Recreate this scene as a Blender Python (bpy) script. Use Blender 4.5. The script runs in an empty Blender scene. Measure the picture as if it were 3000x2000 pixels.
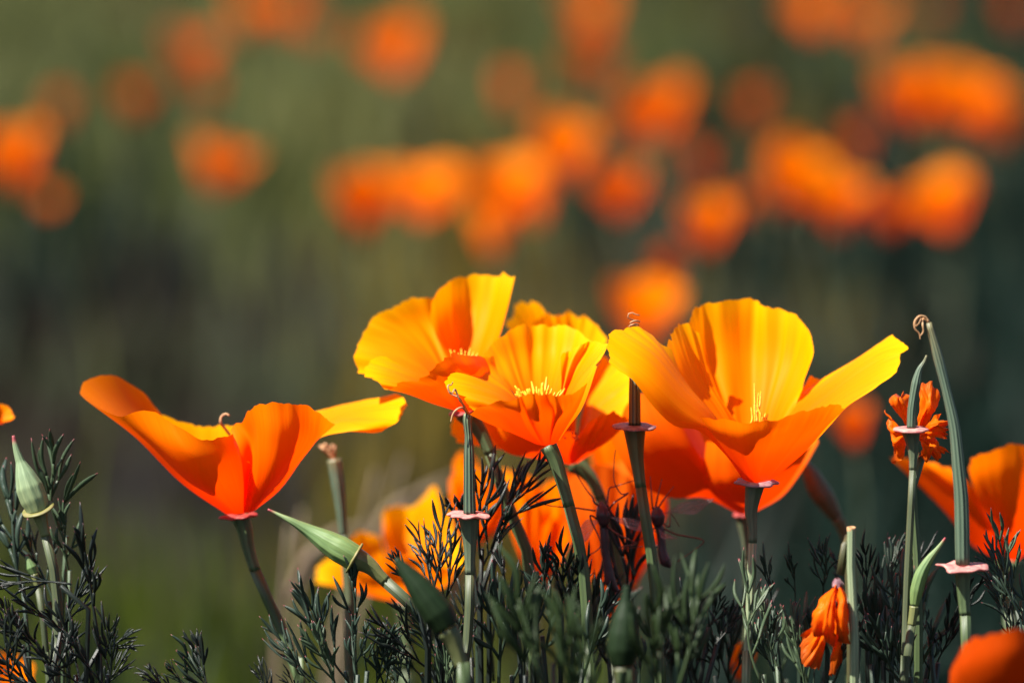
import bpy, math, random
import numpy as np
from mathutils import Vector, noise, Matrix, Euler
R = math.radians
rng = random.Random(7)
SC = bpy.context.scene
COL = SC.collection

# ------------------------------------------------------------------ camera, light, exposure
PITCH = R(7.0); FW = 0.22; FOC = 1.0
CAM = Vector((0.0, 0.0, 0.382))
FWD = Vector((0, math.cos(PITCH), -math.sin(PITCH)))
UPV = Vector((0, math.sin(PITCH), math.cos(PITCH)))
RGT = Vector((1, 0, 0))
cd = bpy.data.cameras.new('camera'); cam = bpy.data.objects.new('camera', cd); COL.objects.link(cam)
cam.location = CAM; cam.rotation_euler = (math.pi/2 - PITCH, 0, 0)
cd.sensor_width = 36; cd.lens = 36.0 * FOC / FW
cd.clip_start = 0.02; cd.clip_end = 2000
cd.dof.use_dof = True; cd.dof.focus_distance = FOC-.006; cd.dof.aperture_fstop = 9.2
SC.camera = cam

SUN_TO = Vector((-0.53, -0.20, 0.82)).normalized()      # towards the sun
el = math.asin(SUN_TO.z); az = math.atan2(SUN_TO.x, SUN_TO.y)
w = bpy.data.worlds.new('World'); SC.world = w; w.use_nodes = True
nt = w.node_tree; nt.nodes.clear()
sky = nt.nodes.new('ShaderNodeTexSky'); sky.sky_type = 'NISHITA'; sky.sun_disc = False
sky.sun_elevation = el; sky.sun_rotation = az
bg = nt.nodes.new('ShaderNodeBackground'); bg.inputs['Strength'].default_value = 0.05
wo = nt.nodes.new('ShaderNodeOutputWorld')
nt.links.new(sky.outputs[0], bg.inputs[0]); nt.links.new(bg.outputs[0], wo.inputs[0])
sl = bpy.data.lights.new('sun', 'SUN'); sl.energy = 5.0; sl.angle = R(0.53); sl.color = (1, 0.95, 0.86)
so = bpy.data.objects.new('sun', sl); COL.objects.link(so)
so.rotation_euler = (-SUN_TO).to_track_quat('-Z', 'Y').to_euler()
SC.view_settings.view_transform = 'Standard'; SC.view_settings.look = 'None'
SC.view_settings.exposure = 1.5; SC.view_settings.gamma = 1.0
SC.view_settings.use_curve_mapping = False
SC.render.engine = 'CYCLES'
SC.cycles.max_bounces = 10; SC.cycles.diffuse_bounces = 5; SC.cycles.transmission_bounces = 8
SC.cycles.transparent_max_bounces = 8; SC.cycles.use_denoising = True

# ------------------------------------------------------------------ photograph pixel + depth -> place
def W3(x, y, d=0.0):
    """photo pixel (of 3000x2000) at d centimetres behind the plane of focus"""
    k = FOC + d*0.01
    return CAM + FWD*k + RGT*((x/3000-0.5)*FW*k) + UPV*((0.5-y/2000)*FW*(2/3)*k)
def crop(ox, oy, s):
    return lambda x, y, d=0.0: W3(ox + x/s, oy + y/s, d)
cA = crop(200, 1050, 2.24); cB = crop(1000, 760, 2.45); cC = crop(1700, 820, 2.1186)
cD = crop(2400, 880, 2.9033); cE = crop(0, 1100, 1.742); cG = crop(400, 1400, 2.613)
cH = crop(900, 1350, 2.4117); cI = crop(1400, 1350, 2.4117); cJ = crop(1900, 1350, 2.4117); cK = crop(2400, 1350, 2.4117)
cQ = crop(0, 0, 0.784)                                    # the 2352-wide overview
PX = FW/3000                                              # metres per photo pixel in focus

# ------------------------------------------------------------------ materials
def mat(name):
    m = bpy.data.materials.new(name); m.use_nodes = True
    n = m.node_tree.nodes; l = m.node_tree.links
    return m, n, l, n['Principled BSDF'], n['Material Output']
def ramp(n, stops):
    r = n.new('ShaderNodeValToRGB'); e = r.color_ramp.elements
    e[0].position, e[0].color = stops[0][0], (*stops[0][1], 1)
    e[1].position, e[1].color = stops[-1][0], (*stops[-1][1], 1)
    for p, c in stops[1:-1]:
        k = e.new(p); k.color = (*c, 1)
    return r
def petal_mat(name, stops, tstops, mix=0.5, rough=0.5, bump=0.13, nscale=(26, 1.3)):
    m, n, l, p, o = mat(name)
    tc = n.new('ShaderNodeUVMap')
    sep = n.new('ShaderNodeSeparateXYZ'); l.new(tc.outputs[0], sep.inputs[0])
    mp = n.new('ShaderNodeMapping'); mp.inputs['Scale'].default_value = (nscale[0], nscale[1], 1); l.new(tc.outputs[0], mp.inputs[0])
    nz = n.new('ShaderNodeTexNoise'); nz.inputs['Scale'].default_value = 1.0; nz.inputs['Detail'].default_value = 5; nz.inputs['Roughness'].default_value = .62
    l.new(mp.outputs[0], nz.inputs['Vector'])
    oi = n.new('ShaderNodeObjectInfo')
    ad = n.new('ShaderNodeMath'); ad.operation = 'MULTIPLY_ADD'; ad.inputs[1].default_value = .28; l.new(nz.outputs[0], ad.inputs[0])
    sub = n.new('ShaderNodeMath'); sub.operation = 'SUBTRACT'; sub.inputs[1].default_value = .14; l.new(sep.outputs[1], sub.inputs[0])
    l.new(sub.outputs[0], ad.inputs[2])
    r1 = ramp(n, stops); r2 = ramp(n, tstops)
    l.new(ad.outputs[0], r1.inputs[0]); l.new(ad.outputs[0], r2.inputs[0])
    mp2 = n.new('ShaderNodeMapping'); mp2.inputs['Scale'].default_value = (110, 1.1, 1); l.new(tc.outputs[0], mp2.inputs[0])
    vn = n.new('ShaderNodeTexNoise'); vn.inputs['Scale'].default_value = 1.0; vn.inputs['Detail'].default_value = 3; l.new(mp2.outputs[0], vn.inputs['Vector'])
    vm = n.new('ShaderNodeMath'); vm.operation = 'MULTIPLY_ADD'; vm.inputs[1].default_value = .22; l.new(vn.outputs[0], vm.inputs[0]); l.new(ad.outputs[0], vm.inputs[2])
    vs = n.new('ShaderNodeMath'); vs.operation = 'SUBTRACT'; vs.inputs[1].default_value = .11; l.new(vm.outputs[0], vs.inputs[0]); ad = vs
    l.new(ad.outputs[0], r1.inputs[0]); l.new(ad.outputs[0], r2.inputs[0])
    bm = n.new('ShaderNodeBump'); bm.inputs['Strength'].default_value = bump; bm.inputs['Distance'].default_value = .0006
    l.new(nz.outputs[0], bm.inputs['Height'])
    l.new(r1.outputs[0], p.inputs['Base Color']); p.inputs['Roughness'].default_value = rough
    p.inputs['Specular IOR Level'].default_value = .13
    p.inputs['Specular Tint'].default_value = (1, .75, .3, 1)
    l.new(bm.outputs[0], p.inputs['Normal'])
    t = n.new('ShaderNodeBsdfTranslucent'); l.new(r2.outputs[0], t.inputs[0]); l.new(bm.outputs[0], t.inputs['Normal'])
    mx = n.new('ShaderNodeMixShader'); mx.inputs[0].default_value = mix
    l.new(p.outputs[0], mx.inputs[1]); l.new(t.outputs[0], mx.inputs[2]); l.new(mx.outputs[0], o.inputs[0])
    return m
M = {}
M['petal'] = petal_mat('petal_silk', [(0, (.84, .085, .0)), (.45, (.94, .18, .0)), (.8, (.96, .31, .0)), (1, (.97, .44, .0))],
                       [(0, (.74, .020, .0)), (.5, (.86, .060, .0)), (.8, (.94, .18, .0)), (1, (.96, .38, .0))], .5)
M['petal_mid'] = petal_mat('petal_silk_orange', [(0, (.84, .07, .0)), (.5, (.93, .125, .0)), (1, (.96, .22, .0))],
                       [(0, (.74, .022, .0)), (.5, (.86, .050, .0)), (.85, (.92, .085, .0)), (1, (.95, .16, .0))], .5)
M['petal_far'] = petal_mat('petal_silk_deep', [(0, (.94, .14, .0)), (1, (.98, .28, .0))],
                       [(0, (.92, .09, .0)), (1, (.97, .24, .0))], .5)
M['petal_dim'] = petal_mat('petal_silk_rust', [(0, (.70, .075, .001)), (1, (.80, .15, .006))], [(0, (.66, .05, .0)), (1, (.75, .10, .0))], .45)
M['petal_red'] = petal_mat('petal_silk_red', [(0, (.66, .06, .001)), (.7, (.80, .10, .001)), (1, (.88, .17, .002))],
                       [(0, (.60, .025, .0)), (.7, (.75, .04, .0)), (1, (.85, .09, .001))], .5)
M['wilt'] = petal_mat('petal_wilted', [(0, (.78, .13, .004)), (.7, (.82, .15, .003)), (1, (.42, .07, .01))],
                       [(0, (.85, .09, .0)), (.8, (.8, .08, .0)), (1, (.4, .03, .0))], .45, .3, .5, (16, 2.5))
M['petal_shaded'] = petal_mat('petal_silk_shaded', [(0, (.30, .018, .0)), (1, (.48, .05, .001))], [(0, (.25, .008, .0)), (1, (.45, .03, .0))], .4)  # corner poppy's petals, darkened in colour to stand in for shade
def plain(name, c1, c2, scale=60, rough=.5, trans=0, bump=.2, coord='Object', spec=.4, tcol=None):
    m, n, l, p, o = mat(name)
    tc = n.new('ShaderNodeTexCoord'); nz = n.new('ShaderNodeTexNoise'); nz.inputs['Scale'].default_value = scale
    nz.inputs['Detail'].default_value = 4; l.new(tc.outputs[coord], nz.inputs['Vector'])
    r = ramp(n, [(.33, c1), (.67, c2)]); l.new(nz.outputs[0], r.inputs[0]); l.new(r.outputs[0], p.inputs['Base Color'])
    p.inputs['Roughness'].default_value = rough; p.inputs['Specular IOR Level'].default_value = spec
    b = n.new('ShaderNodeBump'); b.inputs['Strength'].default_value = bump; b.inputs['Distance'].default_value = .0004
    l.new(nz.outputs[0], b.inputs['Height']); l.new(b.outputs[0], p.inputs['Normal'])
    if trans:
        t = n.new('ShaderNodeBsdfTranslucent')
        if tcol: t.inputs[0].default_value = (*tcol, 1)
        else: l.new(r.outputs[0], t.inputs[0])
        mx = n.new('ShaderNodeMixShader'); mx.inputs[0].default_value = trans
        l.new(p.outputs[0], mx.inputs[1]); l.new(t.outputs[0], mx.inputs[2]); l.new(mx.outputs[0], o.inputs[0])
    return m
def along(name, stops, c_dark=None, nrib=10, ribw=.5, rough=.45, spec=.4, trans=0):
    """colour along V (tip at 1), lengthwise stripes across U"""
    m, n, l, p, o = mat(name)
    tc = n.new('ShaderNodeUVMap'); sep = n.new('ShaderNodeSeparateXYZ'); l.new(tc.outputs[0], sep.inputs[0])
    r = ramp(n, stops); l.new(sep.outputs[1], r.inputs[0])
    mp = n.new('ShaderNodeMapping'); mp.inputs['Scale'].default_value = (40, 5, 1); l.new(tc.outputs[0], mp.inputs[0])
    nz = n.new('ShaderNodeTexNoise'); nz.inputs['Scale'].default_value = 1; nz.inputs['Detail'].default_value = 4; l.new(mp.outputs[0], nz.inputs['Vector'])
    col = r.outputs[0]
    if c_dark:
        a = n.new('ShaderNodeMath'); a.operation = 'MULTIPLY'; a.inputs[1].default_value = nrib*2*math.pi; l.new(sep.outputs[0], a.inputs[0])
        s = n.new('ShaderNodeMath'); s.operation = 'SINE'; l.new(a.outputs[0], s.inputs[0])
        q = n.new('ShaderNodeMapRange'); q.inputs[1].default_value = -.6; q.inputs[2].default_value = .8; q.inputs[3].default_value = 0; q.inputs[4].default_value = ribw
        l.new(s.outputs[0], q.inputs[0])
        mx = n.new('ShaderNodeMix'); mx.data_type = 'RGBA'; l.new(q.outputs[0], mx.inputs[0]); l.new(col, mx.inputs[6]); mx.inputs[7].default_value = (*c_dark, 1)
        col = mx.outputs[2]
    m2 = n.new('ShaderNodeMix'); m2.data_type = 'RGBA'; m2.blend_type = 'MULTIPLY'; m2.inputs[0].default_value = .7
    rr = ramp(n, [(.3, (.62, .62, .6)), (.7, (1.2, 1.2, 1.15))]); l.new(nz.outputs[0], rr.inputs[0])
    l.new(col, m2.inputs[6]); l.new(rr.outputs[0], m2.inputs[7])
    l.new(m2.outputs[2], p.inputs['Base Color']); p.inputs['Roughness'].default_value = rough; p.inputs['Specular IOR Level'].default_value = spec
    b = n.new('ShaderNodeBump'); b.inputs['Strength'].default_value = .3; b.inputs['Distance'].default_value = .0003
    l.new(nz.outputs[0], b.inputs['Height']); l.new(b.outputs[0], p.inputs['Normal'])
    if trans:
        t = n.new('ShaderNodeBsdfTranslucent'); l.new(m2.outputs[2], t.inputs[0])
        x = n.new('ShaderNodeMixShader'); x.inputs[0].default_value = trans
        l.new(p.outputs[0], x.inputs[1]); l.new(t.outputs[0], x.inputs[2]); l.new(x.outputs[0], o.inputs[0])
    return m
M['stem'] = along('stem_green', [(0, (.1275, .15, .09)), (.5, (.0975, .1275, .075)), (1, (.075, .09, .0413))], (.0525, .075, .045), 8, .5, .5, trans=0.12)
M['stem_olive'] = along('stem_olive', [(0, (.085, .125, .055)), (1, (.055, .085, .030))], (.032, .052, .020), 7, .6, .5)
M['stem_sunlit'] = along('stem_sunlit', [(0, (.20, .26, .15)), (1, (.30, .36, .21))], (.12, .17, .10), 8, .6, .5, trans=.2)  # lightened tone puts sunlight into the colour of stems standing in shadow
M['pod'] = along('pod_striped', [(0, (.075, .12, .075)), (.9, (.12, .165, .0975)), (1, (.225, .27, .15))], (.0165, .0338, .0263), 9, .9, .38, .5, trans=0.1)
M['pod_pale'] = along('pod_grey_green', [(0, (.0975, .1463, .0975)), (.8, (.1268, .1755, .1219)), (1, (.2438, .2048, .0975))], (.0488, .0829, .0536), 9, .7, .45, trans=0.2)
M['bud'] = along('bud_green', [(0, (.1815, .264, .0825)), (.5, (.165, .2722, .1073)), (.9, (.2475, .33, .1485)), (.94, (.3713, .2475, .1485)), (.97, (.5115, .0825, .1155)), (1, (.4537, .0495, .099))], (.1238, .2063, .0825), 12, .35, .5, trans=0.3)
M['bud_pale'] = along('bud_pale_green', [(0, (.345, .3967, .1898)), (.5, (.2932, .3967, .2329)), (.88, (.3105, .414, .2329)), (.91, (.4312, .3277, .2156)), (.94, (.5347, .0862, .1207)), (1, (.4312, .0431, .0862))], (.2329, .3277, .1811), 12, .4, .5, trans=0.35)
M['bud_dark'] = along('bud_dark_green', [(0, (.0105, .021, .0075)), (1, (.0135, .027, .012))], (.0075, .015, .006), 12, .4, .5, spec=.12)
M['bud_brown'] = along('bud_brown_olive', [(0, (.06, .06, .025)), (1, (.09, .08, .03))], (.04, .04, .018), 9, .4, .5)
M['collar'] = plain('collar_pink', (.46, .13, .13), (.66, .32, .27), 900, .5, .25, .4)
M['collar_mauve'] = plain('collar_mauve', (.189, .0788, .105), (.3255, .1995, .1995), 900, .5, .2, .4)
M['collar_red'] = plain('collar_red', (.28, .025, .02), (.36, .05, .04), 500, .5, .25)
M['collar_green'] = plain('collar_green', (.165, .165, .033), (.2475, .209, .088), 500, .5, .25)
M['cone'] = plain('receptacle_green', (.0975, .1125, .0375), (.15, .1575, .0562), 350, .45)
M['cone_dark'] = plain('receptacle_dark', (.0525, .0638, .0225), (.0825, .09, .0338), 350, .45)
M['style'] = plain('withered_style_tan', (.26, .12, .05), (.46, .27, .13), 700, .6)
M['stamen'] = plain('stamen_yellow', (.80, .34, .005), (.92, .46, .012), 900, .6, .25, .5)
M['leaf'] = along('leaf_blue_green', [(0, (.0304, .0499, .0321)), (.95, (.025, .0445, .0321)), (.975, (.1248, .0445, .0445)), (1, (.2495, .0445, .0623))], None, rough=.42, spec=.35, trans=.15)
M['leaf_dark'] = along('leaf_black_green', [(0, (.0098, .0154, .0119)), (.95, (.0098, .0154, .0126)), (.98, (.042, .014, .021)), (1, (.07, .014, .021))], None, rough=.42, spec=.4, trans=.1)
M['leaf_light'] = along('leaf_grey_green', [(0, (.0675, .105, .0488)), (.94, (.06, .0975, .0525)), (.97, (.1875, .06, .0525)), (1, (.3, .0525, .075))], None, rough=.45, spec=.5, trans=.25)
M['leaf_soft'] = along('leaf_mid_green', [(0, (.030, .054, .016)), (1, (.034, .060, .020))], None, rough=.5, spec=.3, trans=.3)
M['fly'] = plain('fly_dark_brown', (.030, .012, .016), (.055, .022, .026), 800, .4)
M['fly_leg'] = plain('fly_leg_brown', (.10, .03, .02), (.15, .05, .03), 800, .5)
def wing_mat():
    m, n, l, p, o = mat('fly_wing_film')
    tc = n.new('ShaderNodeUVMap'); mp = n.new('ShaderNodeMapping'); mp.inputs['Scale'].default_value = (7, 2, 1); l.new(tc.outputs[0], mp.inputs[0])
    wv = n.new('ShaderNodeTexNoise'); wv.inputs['Scale'].default_value = 1.6; l.new(mp.outputs[0], wv.inputs['Vector'])
    r = ramp(n, [(.4, (.22, .09, .08)), (.6, (.34, .18, .17))]); l.new(wv.outputs[0], r.inputs[0]); l.new(r.outputs[0], p.inputs['Base Color'])
    p.inputs['Roughness'].default_value = .35
    t = n.new('ShaderNodeBsdfTransparent'); x = n.new('ShaderNodeMixShader'); x.inputs[0].default_value = .42
    l.new(p.outputs[0], x.inputs[1]); l.new(t.outputs[0], x.inputs[2]); l.new(x.outputs[0], o.inputs[0])
    return m
M['wing'] = wing_mat()
M['grass_green'] = plain('grass_green', (.040, .062, .007), (.085, .105, .012), 9, .6, .25, spec=.08)
M['grass_olive'] = plain('grass_olive', (.076, .056, .006), (.140, .098, .016), 9, .6, .2, spec=.08)
M['grass_straw'] = plain('grass_straw', (.124, .0942, .0546), (.1637, .129, .0794), 9, .65, .15, spec=.08)
M['grass_teal'] = plain('poppy_leaf_teal', (.004, .012, .009), (.010, .022, .016), 9, .5, .15, spec=.08)
M['grass_grey'] = plain('grass_grey_green', (.095, .106, .034), (.165, .168, .062), 9, .6, .2, spec=.08)
M['litter'] = plain('dry_litter', (.008, .005, .004), (.017, .011, .008), 9, .8, spec=.05)
M['stalk'] = plain('dry_stalk', (.1488, .0992, .0595), (.1984, .1488, .0942), 80, .7, .2)

# ------------------------------------------------------------------ mesh helpers
def cr(p0, p1, p2, p3, t):
    return 0.5*((2*p1)+(p2-p0)*t+(2*p0-5*p1+4*p2-p3)*t*t+(3*p1-p0-3*p2+p3)*t**3)
def spline(pts, n):
    """n points evenly along a Catmull-Rom curve through pts (rows of any width)"""
    P = np.array([list(p) for p in pts], float)
    if len(P) == 1: return np.repeat(P, n, 0)
    E = np.vstack([2*P[0]-P[1], P, 2*P[-1]-P[-2]])
    sub = 14; out = []
    for i in range(len(P)-1):
        for k in range(sub): out.append(cr(E[i], E[i+1], E[i+2], E[i+3], k/sub))
    out.append(P[-1]); out = np.array(out)
    d = np.r_[0, np.cumsum(np.linalg.norm(np.diff(out[:, :3], axis=0), axis=1))]
    if d[-1] < 1e-9: return np.repeat(P[:1], n, 0)
    s = np.linspace(0, d[-1], n)
    return np.array([[np.interp(v, d, out[:, c]) for c in range(out.shape[1])] for v in s])
def mesh_data(name, verts, faces, uvs=None, material=None, smooth=True):
    me = bpy.data.meshes.new(name)
    me.from_pydata([tuple(v) for v in verts], [], faces)
    if uvs is not None:
        ul = me.uv_layers.new(name='UVMap')
        li = np.zeros(len(me.loops), dtype=np.int32); me.loops.foreach_get('vertex_index', li)
        ul.data.foreach_set('uv', np.asarray(uvs, dtype=np.float32)[li].ravel())
    if smooth: me.polygons.foreach_set('use_smooth', [True]*len(me.polygons))
    if material: me.materials.append(material)
    me.update()
    return me
def origin(o):
    v = Vector((0, 0, 0))
    while o is not None: v = v + o.location; o = o.parent
    return v
def link(name, me, parent=None):
    o = bpy.data.objects.new(name, me); COL.objects.link(o)
    if parent is not None: o.parent = parent
    return o
def obj(name, verts, faces, uvs, m, parent=None):
    """one mesh object whose verts are given in world space"""
    if parent is not None:
        q = origin(parent); verts = [(v[0]-q.x, v[1]-q.y, v[2]-q.z) for v in verts]
    return link(name, mesh_data(name, verts, faces, uvs, m), parent)
def thing(name, loc, label, cat, group=None):
    o = bpy.data.objects.new(name, None); COL.objects.link(o); o.location = loc; o.empty_display_size = .01
    o['label'] = label; o['category'] = cat
    if group: o['group'] = group
    return o
class Geo:
    def __init__(s): s.v, s.f, s.u = [], [], []
    def tube(s, pts, radii, sides=10, n=24, ridge=0, amp=0, v0=0, v1=1, flat=1.0, cap=True, up=(0.13, -.97, .2)):
        P = spline(pts, n); rad = np.interp(np.linspace(0, 1, n), np.linspace(0, 1, len(radii)), radii)
        b = len(s.v); T = np.gradient(P, axis=0); up = Vector(up); prev = None
        for i in range(n):
            t = Vector(T[i]).normalized()
            a = (prev if prev is not None else up); a = (a - t*a.dot(t)).normalized(); prev = a; c = t.cross(a)
            for k in range(sides+1):
                th = 2*math.pi*k/sides; r = rad[i]*(1+amp*math.cos(ridge*th))
                q = Vector(P[i]) + a*(r*math.cos(th)*flat) + c*(r*math.sin(th)); s.v.append(q); s.u.append((k/sides, v0+(v1-v0)*i/(n-1)))
        S = sides+1
        for i in range(n-1):
            for k in range(sides): s.f.append((b+i*S+k, b+i*S+k+1, b+(i+1)*S+k+1, b+(i+1)*S+k))
        if cap:
            for i, vv in ((0, v0), (n-1, v1)):
                s.v.append(Vector(P[i])); s.u.append((.5, vv)); c = len(s.v)-1
                for k in range(sides):
                    q = (b+i*S+k, b+i*S+k+1); s.f.append((q[1], q[0], c) if i == 0 else (q[0], q[1], c))
        return s
    def lathe(s, prof, p, axis, sides=28, wob=0, seed=0):
        q = Vector(axis).to_track_quat('Z', 'Y'); b = len(s.v); S = sides+1
        for i, (r, z) in enumerate(prof):
            for k in range(S):
                th = 2*math.pi*k/sides
                rr = r*(1+wob*noise.noise((math.cos(th)*1.7+seed, math.sin(th)*1.7, seed*.7+i*.12)))
                s.v.append(Vector(p)+q @ Vector((rr*math.cos(th), rr*math.sin(th), z+(wob*r*.35*noise.noise((math.cos(th)*1.4, math.sin(th)*1.4+seed, 3))))))
                s.u.append((k/sides, i/(len(prof)-1)))
        for i in range(len(prof)-1):
            for k in range(sides): s.f.append((b+i*S+k, b+i*S+k+1, b+(i+1)*S+k+1, b+(i+1)*S+k))
        return s
    def make(s, name, m, parent=None): return obj(name, s.v, s.f, s.u, m, parent)

def petal_verts(ribs, N=15, Mv=30, rip=.5, seed=0, crumple=0):
    """surface through ribs (each a polyline from petal base to rim); ripples grow towards the rim"""
    Rr = [spline(r, Mv) for r in ribs]
    nu = (len(ribs)-1)*N//2*1 + 9
    G = np.zeros((Mv, nu, 3))
    for i in range(Mv):
        row = [r[i] for r in Rr]
        E = [2*row[0]-row[1]]+row+[2*row[-1]-row[-2]] if len(row) > 1 else row
        for j in range(nu):
            t = j/(nu-1)*(len(row)-1); k = min(int(t), len(row)-2); f = t-k
            G[i, j] = cr(E[k], E[k+1], E[k+2], E[k+3], f)
    du = np.gradient(G, axis=1); dv = np.gradient(G, axis=0); nn = np.cross(du, dv)
    nn /= (np.linalg.norm(nn, axis=2, keepdims=True)+1e-12)
    verts, uvs, faces = [], [], []
    for i in range(Mv):
        v = i/(Mv-1)
        for j in range(nu):
            u = j/(nu-1); edge = min(1, 6*min(u, 1-u)+.15)
            a = noise.noise((u*9+seed*3.1, v*1.3, seed))*.0011 + noise.noise((u*22+seed, v*2.2, seed+5))*.00022
            a += math.sin(u*48+seed+2.0*math.sin(v*3))*.00004
            q = G[i, j] + nn[i, j]*(a*rip*v**1.2)
            if crumple:
                q = q + nn[i, j]*crumple*(noise.noise((u*5+seed, v*3.5, seed))+.4*noise.noise((u*11, v*7+seed, seed)))*(.3+v)
            if i >= Mv-3:        # uneven rim
                e = noise.noise((u*13+seed*2.3, seed, 1.7))*.0008+noise.noise((u*40+seed, seed, 4))*.0004-max(0, noise.noise((u*21+seed, seed, 9))-.35)*.0015
                q = q + (G[Mv-1, j]-G[Mv-4, j])/(np.linalg.norm(G[Mv-1, j]-G[Mv-4, j])+1e-9)*e*(i-(Mv-4))/3
            verts.append(q); uvs.append((u, v))
    for i in range(Mv-1):
        for j in range(nu-1): faces.append((i*nu+j, i*nu+j+1, (i+1)*nu+j+1, (i+1)*nu+j))
    return verts, faces, uvs
SEED = [0]
def petal(parent, c, d0, ribs, m='petal', label=None, rip=1.0, crumple=0, name='petal'):
    SEED[0] += 1
    rb = [[c(x, y, d+d0) for (x, y, d) in r] for r in ribs]
    v, f, u = petal_verts(rb, rip=rip, seed=SEED[0]*1.37, crumple=crumple)
    o = obj(name, v, f, u, M[m], parent)
    if label: o['label'] = label
    return o
def ground_z(x, y): return 0.0
def to_ground(pts, r):
    """carry a stem on from its last visible point down to the soil"""
    e = Vector(pts[-1]); p = Vector(pts[-2]); dr = (e-p).normalized()
    z = ground_z(e.x, e.y)
    g = Vector((e.x+dr.x*.02*rng.uniform(.2, 1), e.y+rng.uniform(-.004, .008), z-.004))
    mid = e.lerp(g, .5)+Vector((dr.x*.01, 0, 0))
    return list(pts)+[mid, g]
def root_of(pts):
    e = Vector(pts[-1]); return Vector((e.x, e.y, ground_z(e.x, e.y)))
def stem(parent, pts, r0, r1, m='stem', ridge=7, amp=.05, n=34, name='stem'):
    g = Geo(); g.tube(list(reversed(to_ground(pts, r0))), [r1, r1, (r0+r1)/2, r0], 12, n, ridge, amp)
    return g.make(name, M[m], parent)
def stamens(parent, base, tips, r=.00038):
    for t in tips:
        b = base.lerp(t, .05); g = Geo()
        mid = b.lerp(t, .6)+Vector((rng.uniform(-1, 1), rng.uniform(-1, 1), 0))*.0006
        g.tube([b, mid, b.lerp(t, .72), t], [r*.55, r*.55, r*.6, r*1.25, r*1.35, r*1.2, r*.5], 7, 14)
        g.make('stamen', M['stamen'], parent)
def receptacle(parent, p, axis, length, r_top, r_bot, m='cone', collar=None, rc=0, wob=.12, tilt=None, up=0, path=None):
    """flared top of the stem, bending with it; PATH (the stem's points) is cut back to where the flare ends"""
    a = Vector(axis).normalized()
    if path is None:
        pts = [Vector(p), Vector(p)-a*length]
    else:
        P = [Vector(q) for q in spline([p]+list(path), 240)]; k, acc = 1, 0
        while k < len(P)-1 and acc < length: acc += (P[k]-P[k-1]).length; k += 1
        pts = [P[i] for i in sorted(set([0, k//4, k//2, 3*k//4, k-1]))]
        rest = [P[k-1]]+[P[i] for i in range(k+6, len(P), 14)]
        if (rest[-1]-P[-1]).length > 1e-5: rest.append(P[-1])
        path[:] = rest
    g = Geo(); n = 12
    g.tube(list(reversed(pts)), list(reversed([r_top+(r_bot-r_top)*(1-(1-t/8)**1.9) for t in range(9)])), 20, n, 7, .04)
    o = g.make('receptacle', M[m], parent)
    if collar:
        g = Geo(); th = .00030
        g.lathe([(r_top*.5, .0004), (r_top*.9, .0006), (rc*.8, th*1.2+up), (rc*.97, th*.9+up), (rc, up), (rc*.95, -th*.6+up), (rc*.6, -th), (r_top*.9, -th*1.2)], p, tilt or a, 40, wob, SEED[0]+.3)
        SEED[0] += 1
        g.make('collar', M[collar], o)
    return o

# ------------------------------------------------------------------ the setting
def build_ground():
    """one sheet to the horizon, gently uneven where it is near"""
    ys = [-300, -60, -12, -3, 0] + [0.25*i for i in range(1, 60)] + [16, 20, 28, 45, 90, 250, 900]
    xs = [-900, -250, -60, -20, -8] + [-5+.25*i for i in range(41)] + [8, 20, 60, 250, 900]
    v, f = [], []
    for y in ys:
        for x in xs:
            near = max(0, 1-abs(x)/8)*max(0, min(1, (y-1.3)*1.5))*max(0, 1-y/20)
            v.append((x, y, near*(.025*noise.noise((x*1.7, y*1.7, 0))+.012*noise.noise((x*5, y*5, 2)))))
    S = len(xs)
    for j in range(len(ys)-1):
        for i in range(S-1): f.append((j*S+i, j*S+i+1, (j+1)*S+i+1, (j+1)*S+i))
    m, n, l, p, o = mat('meadow_soil')
    tc = n.new('ShaderNodeTexCoord')
    nz = n.new('ShaderNodeTexNoise'); nz.inputs['Scale'].default_value = 2.3; nz.inputs['Detail'].default_value = 6; l.new(tc.outputs['Object'], nz.inputs['Vector'])
    r = ramp(n, [(.35, (.007, .0055, .0045)), (.5, (.013, .011, .006)), (.68, (.013, .017, .006))]); l.new(nz.outputs[0], r.inputs[0])
    n2 = n.new('ShaderNodeTexNoise'); n2.inputs['Scale'].default_value = 70; n2.inputs['Detail'].default_value = 5; l.new(tc.outputs['Object'], n2.inputs['Vector'])
    mx = n.new('ShaderNodeMix'); mx.data_type = 'RGBA'; mx.blend_type = 'MULTIPLY'; mx.inputs[0].default_value = .8
    r2 = ramp(n, [(.3, (.45, .45, .45)), (.7, (1.3, 1.3, 1.3))]); l.new(n2.outputs[0], r2.inputs[0])
    l.new(r.outputs[0], mx.inputs[6]); l.new(r2.outputs[0], mx.inputs[7]); l.new(mx.outputs[2], p.inputs['Base Color'])
    p.inputs['Roughness'].default_value = .95; p.inputs['Specular IOR Level'].default_value = .1
    b = n.new('ShaderNodeBump'); b.inputs['Strength'].default_value = .6; b.inputs['Distance'].default_value = .01
    l.new(n2.outputs[0], b.inputs['Height']); l.new(b.outputs[0], p.inputs['Normal'])
    g = link('ground', mesh_data('ground', v, f, None, m)); g['kind'] = 'structure'; g['label'] = 'brown soil and low green cover of the meadow floor'
build_ground()

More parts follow.
